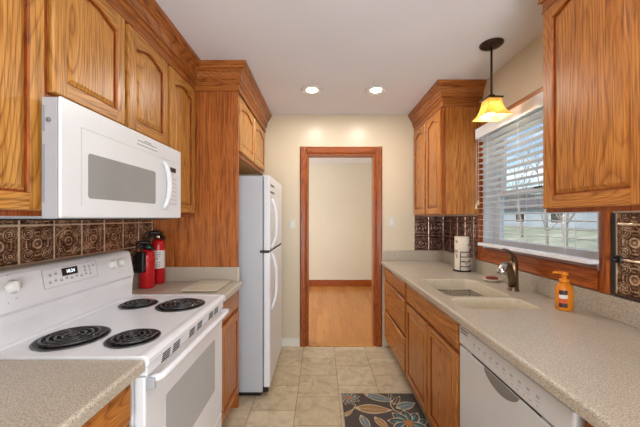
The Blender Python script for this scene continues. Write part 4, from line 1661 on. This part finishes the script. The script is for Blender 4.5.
def lab_pts(z, e):
    pts = []
    for k in range(na + 1):
        t_ = math.radians(180 + 18 + (90 - 26) * k / na)
        c, s_ = math.cos(t_), math.sin(t_)
        p = 2.6
        pts.append((OX + (0.036 + e) * math.copysign(abs(c) ** (2 / p), c), OY + (0.0297 + e) * math.copysign(abs(s_) ** (2 / p), s_), z))
    return pts


zl = [0.018, 0.038, 0.060, 0.078, 0.100]
R = [[mb.bm.verts.new(p) for p in lab_pts(CT1 + z, 0.0008)] for z in zl]
for q, (a, b) in enumerate(zip(R, R[1:])):
    for k in range(na):
        f = mb.bm.faces.new((a[k], a[k + 1], b[k + 1], b[k]))
        f.material_index = (1, 0, 2, 1)[q]
mb.build('front_label', [ORANGED, PURPLE, PAPER], bt)

# wire rack in the far bowl
wr = thing('sink_rack', 'grey wire rack lying in the far bowl of the sink', 'sink rack', (0.96, 1.95, 0.80))
mb = MB()
zr = 0.832
RX0, RX1, RY_0, RY_1 = 0.820, 1.075, 1.760, 2.165
for k in range(11):
    x = RX0 + (RX1 - RX0) * k / 10
    mb.tube([(x, RY_0, zr), (x, RY_1, zr)], 0.0032, 6)
mb.build('bars', plain('grey_coated_wire', (92, 90, 86), 0.4, 0.2), wr)
mb = MB()
mb.tube([(RX0, RY_0, zr), (RX1, RY_0, zr), (RX1, RY_1, zr), (RX0, RY_1, zr)], 0.004, 8, closed=True)
for (x, y) in ((RX0, RY_0), (RX1, RY_0), (RX0, RY_1), (RX1, RY_1)):
    cxm, cym = 0.95, 1.96
    mb.tube([(x, y, zr), (x + (0.02 if x < cxm else -0.02), y + (0.03 if y < cym else -0.03), 0.726)], 0.004, 8)
mb.build('rim_and_feet', plain('grey_coated_wire_rim', (120, 116, 112), 0.4, 0.4), wr)

# ------------------------------------------------------------------ rug
mb = MB()
rx0, rx1, ry0, ry1 = 0.150, 0.715, 1.32, 2.310
mb.box(rx0, rx1, ry0, ry1, 0.0005, 0.007, 0.003, 0)
mb.box(rx0, rx1, ry1 - 0.010, ry1, 0.0071, 0.0078, 0.0, 1)
mb.box(rx1 - 0.010, rx1, ry0, ry1 - 0.010, 0.0071, 0.0078, 0.0, 1)
mb.box(rx0, rx0 + 0.006, ry0, ry1 - 0.010, 0.0071, 0.0078, 0.0, 1)
lvl = [0.00712]


def poly(pts, mi):
    pts = [(min(max(p[0], rx0 + 0.007), rx1 - 0.011), min(max(p[1], ry0 + 0.005), ry1 - 0.011)) for p in pts]
    lvl[0] += 0.000012
    f = mb.bm.faces.new([mb.bm.verts.new((p[0], p[1], lvl[0])) for p in pts])
    f.material_index = mi


def leaf(x, y, ang, ln, wd, mi, outline=1, vein=1):
    def pt(f, g):
        px, py = ln * f, wd * g * math.sin(PI * f ** 0.85)
        return (x + px * math.cos(ang) - py * math.sin(ang), y + px * math.sin(ang) + py * math.cos(ang))
    for (k, m_) in ((1.0, outline), (0.78, mi)):
        off = (1 - k) / 2
        up = [pt(off + k * i / 12, 0.5 * k) for i in range(13)]
        dn = [pt(off + k * i / 12, -0.5 * k) for i in range(12, -1, -1)]
        poly(up + dn[1:-1], m_)
    if vein is not None:
        a, b = pt(0.08, 0), pt(0.92, 0)
        nx, ny = -math.sin(ang) * 0.003, math.cos(ang) * 0.003
        poly([(a[0] + nx, a[1] + ny), (b[0], b[1]), (a[0] - nx, a[1] - ny)], vein)


def flower(x, y, R, n, mi, rot=0.0, core=5, ring=1):
    for k in range(n):
        a = rot + 2 * PI * k / n
        leaf(x, y, a, R, R * 0.62, 0, ring, None)
        leaf(x + R * 0.10 * math.cos(a), y + R * 0.10 * math.sin(a), a, R * 0.72, R * 0.34, mi, mi, 1)
    poly([(x + R * 0.22 * math.cos(2 * PI * i / 14), y + R * 0.22 * math.sin(2 * PI * i / 14)) for i in range(14)], core)
    poly([(x + R * 0.12 * math.cos(2 * PI * i / 12), y + R * 0.12 * math.sin(2 * PI * i / 12)) for i in range(12)], 4)


def stem(pts, w=0.004, mi=1):
    for a, b in zip(pts, pts[1:]):
        dx, dy = b[0] - a[0], b[1] - a[1]
        l = math.hypot(dx, dy) or 1
        nx, ny = -dy / l * w, dx / l * w
        poly([(a[0] + nx, a[1] + ny), (b[0] + nx, b[1] + ny), (b[0] - nx, b[1] - ny), (a[0] - nx, a[1] - ny)], mi)


flower(0.205, 2.245, 0.090, 9, 2, 0.2)
leaf(0.325, 2.295, math.radians(-26), 0.24, 0.085, 2, 1, 1)
stem([(0.52, 2.215), (0.50, 2.16), (0.51, 2.10), (0.56, 2.06)])
leaf(0.52, 2.16, math.radians(55), 0.13, 0.05, 0, 1, 1)
leaf(0.53, 2.12, math.radians(22), 0.17, 0.09, 2, 1, 1)
leaf(0.515, 2.22, math.radians(80), 0.10, 0.03, 0, 1, 1)
leaf(0.235, 2.125, math.radians(-6), 0.27, 0.105, 4, 1, 1)
flower(0.575, 1.965, 0.140, 9, 3, 0.15)
stem([(0.16, 2.06), (0.23, 2.11), (0.25, 2.16)])
leaf(0.16, 2.03, math.radians(50), 0.10, 0.035, 4, 1, 1)
leaf(0.27, 2.05, math.radians(-75), 0.16, 0.06, 2, 1, 1)
leaf(0.36, 2.03, math.radians(-60), 0.15, 0.06, 4, 1, 1)
flower(0.30, 1.78, 0.11, 10, 2, 0.4)
flower(0.58, 1.62, 0.10, 9, 4, 0.1)
leaf(0.40, 1.72, math.radians(-30), 0.2, 0.07, 3)
leaf(0.25, 1.55, math.radians(20), 0.2, 0.07, 2)
flower(0.35, 1.45, 0.09, 9, 3, 0.1)
tag(mb.build('rug', RUGS, loc=((rx0 + rx1) / 2, (ry0 + ry1) / 2, 0)), 'dark rug with blue, teal and tan flowers and leaves on the tile floor', 'rug')

# ------------------------------------------------------------------ outdoors, beyond the window
struct(MB().prism([(1.46, -0.9), (90, -0.9), (90, 1.6), (15, 0.75), (4, -0.3), (1.46, -0.5)], 'Y', -30, 110).build('ground_outside', GRASS), 'pale winter lawn rising away outside the window')
mb = MB()
prof = []
for k in range(41):
    a = k / 40
    prof.append((20 + 190 * a, 14 + 3.0 * math.sin(a * 9 + 0.5) + 2.0 * math.sin(a * 23) + 1.0 * math.sin(a * 51)))
for d0, d1 in ((0, 1),):
    A = [mb.bm.verts.new((90 + 20 * math.sin(k / 9), y, -0.9)) for k, (y, h) in enumerate(prof)]
    B = [mb.bm.verts.new((112 + 20 * math.sin(k / 9), y, h)) for k, (y, h) in enumerate(prof)]
    C_ = [mb.bm.verts.new((150 + 20 * math.sin(k / 9), y, -0.9)) for k, (y, h) in enumerate(prof)]
    for k in range(len(prof) - 1):
        mb.bm.faces.new((A[k], A[k + 1], B[k + 1], B[k]))
        mb.bm.faces.new((B[k], B[k + 1], C_[k + 1], C_[k]))
struct(mb.build('hills_outside', HILLM), 'low wooded hills on the skyline outside')
hs = thing('neighbor_house', 'pale house with a long grey roof outside the window', 'house', (17, 26, 0.7))
MB().box(15, 20, 13, 40, 0.5, 2.2).build('wall', SIDING, hs)
MB().prism([(14.6, 2.1), (17.5, 2.85), (20.4, 2.1), (20.4, 2.0), (14.6, 2.0)], 'Y', 12.6, 40.4).build('roof', ROOFM, hs)
for y in (15, 18.5, 22, 27, 32):
    f_ = MB().box(14.96, 15.0, y, y + 1.1, 1.0, 1.8).build('window', VINYL, hs)
    MB().box(14.94, 14.962, y + 0.08, y + 1.02, 1.06, 1.74).build('pane', SCREEN, f_)


def bare_tree(x, y, h, r, seed, label):
    rnd = random.Random(seed)
    mb = MB()

    def branch(p, d, ln, rad, depth):
        pts = [p]
        q = p.copy()
        dd = d.copy()
        for _ in range(4):
            dd = (dd + Vector((rnd.uniform(-0.16, 0.16), rnd.uniform(-0.16, 0.16), rnd.uniform(-0.02, 0.10)))).normalized()
            q = q + dd * ln / 4
            pts.append(q.copy())
        mb.tube(pts, [rad * (1 - 0.12 * i) for i in range(5)], 6)
        if depth == 0:
            return
        for _ in range(4 if depth > 1 else 4):
            k = rnd.randint(1, 4)
            a = rnd.uniform(0, 2 * PI)
            nd = (dd * 0.7 + Vector((math.cos(a), math.sin(a), rnd.uniform(0.2, 0.8))) * 0.7).normalized()
            branch(pts[k], nd, ln * rnd.uniform(0.5, 0.72), rad * 0.45, depth - 1)
    zg = -0.3 + (x - 4) * 1.05 / 11 - 0.05
    branch(Vector((x, y, zg)), Vector((0, 0, 1)), h, r, 3)
    return tag(mb.build('bare_tree', TRUNK, loc=(x, y, zg)), label, 'tree', 'bare trees outside')


bare_tree(6.6, 8.1, 2.6, 0.05, 4, 'bare grey tree in the lawn outside the window, nearest the right window frame')
bare_tree(9.2, 12.2, 2.6, 0.055, 11, 'bare grey tree outside, in the middle of the window')
bare_tree(10.6, 15.8, 2.8, 0.06, 17, 'bare grey tree outside, at the left of the lower window pane')
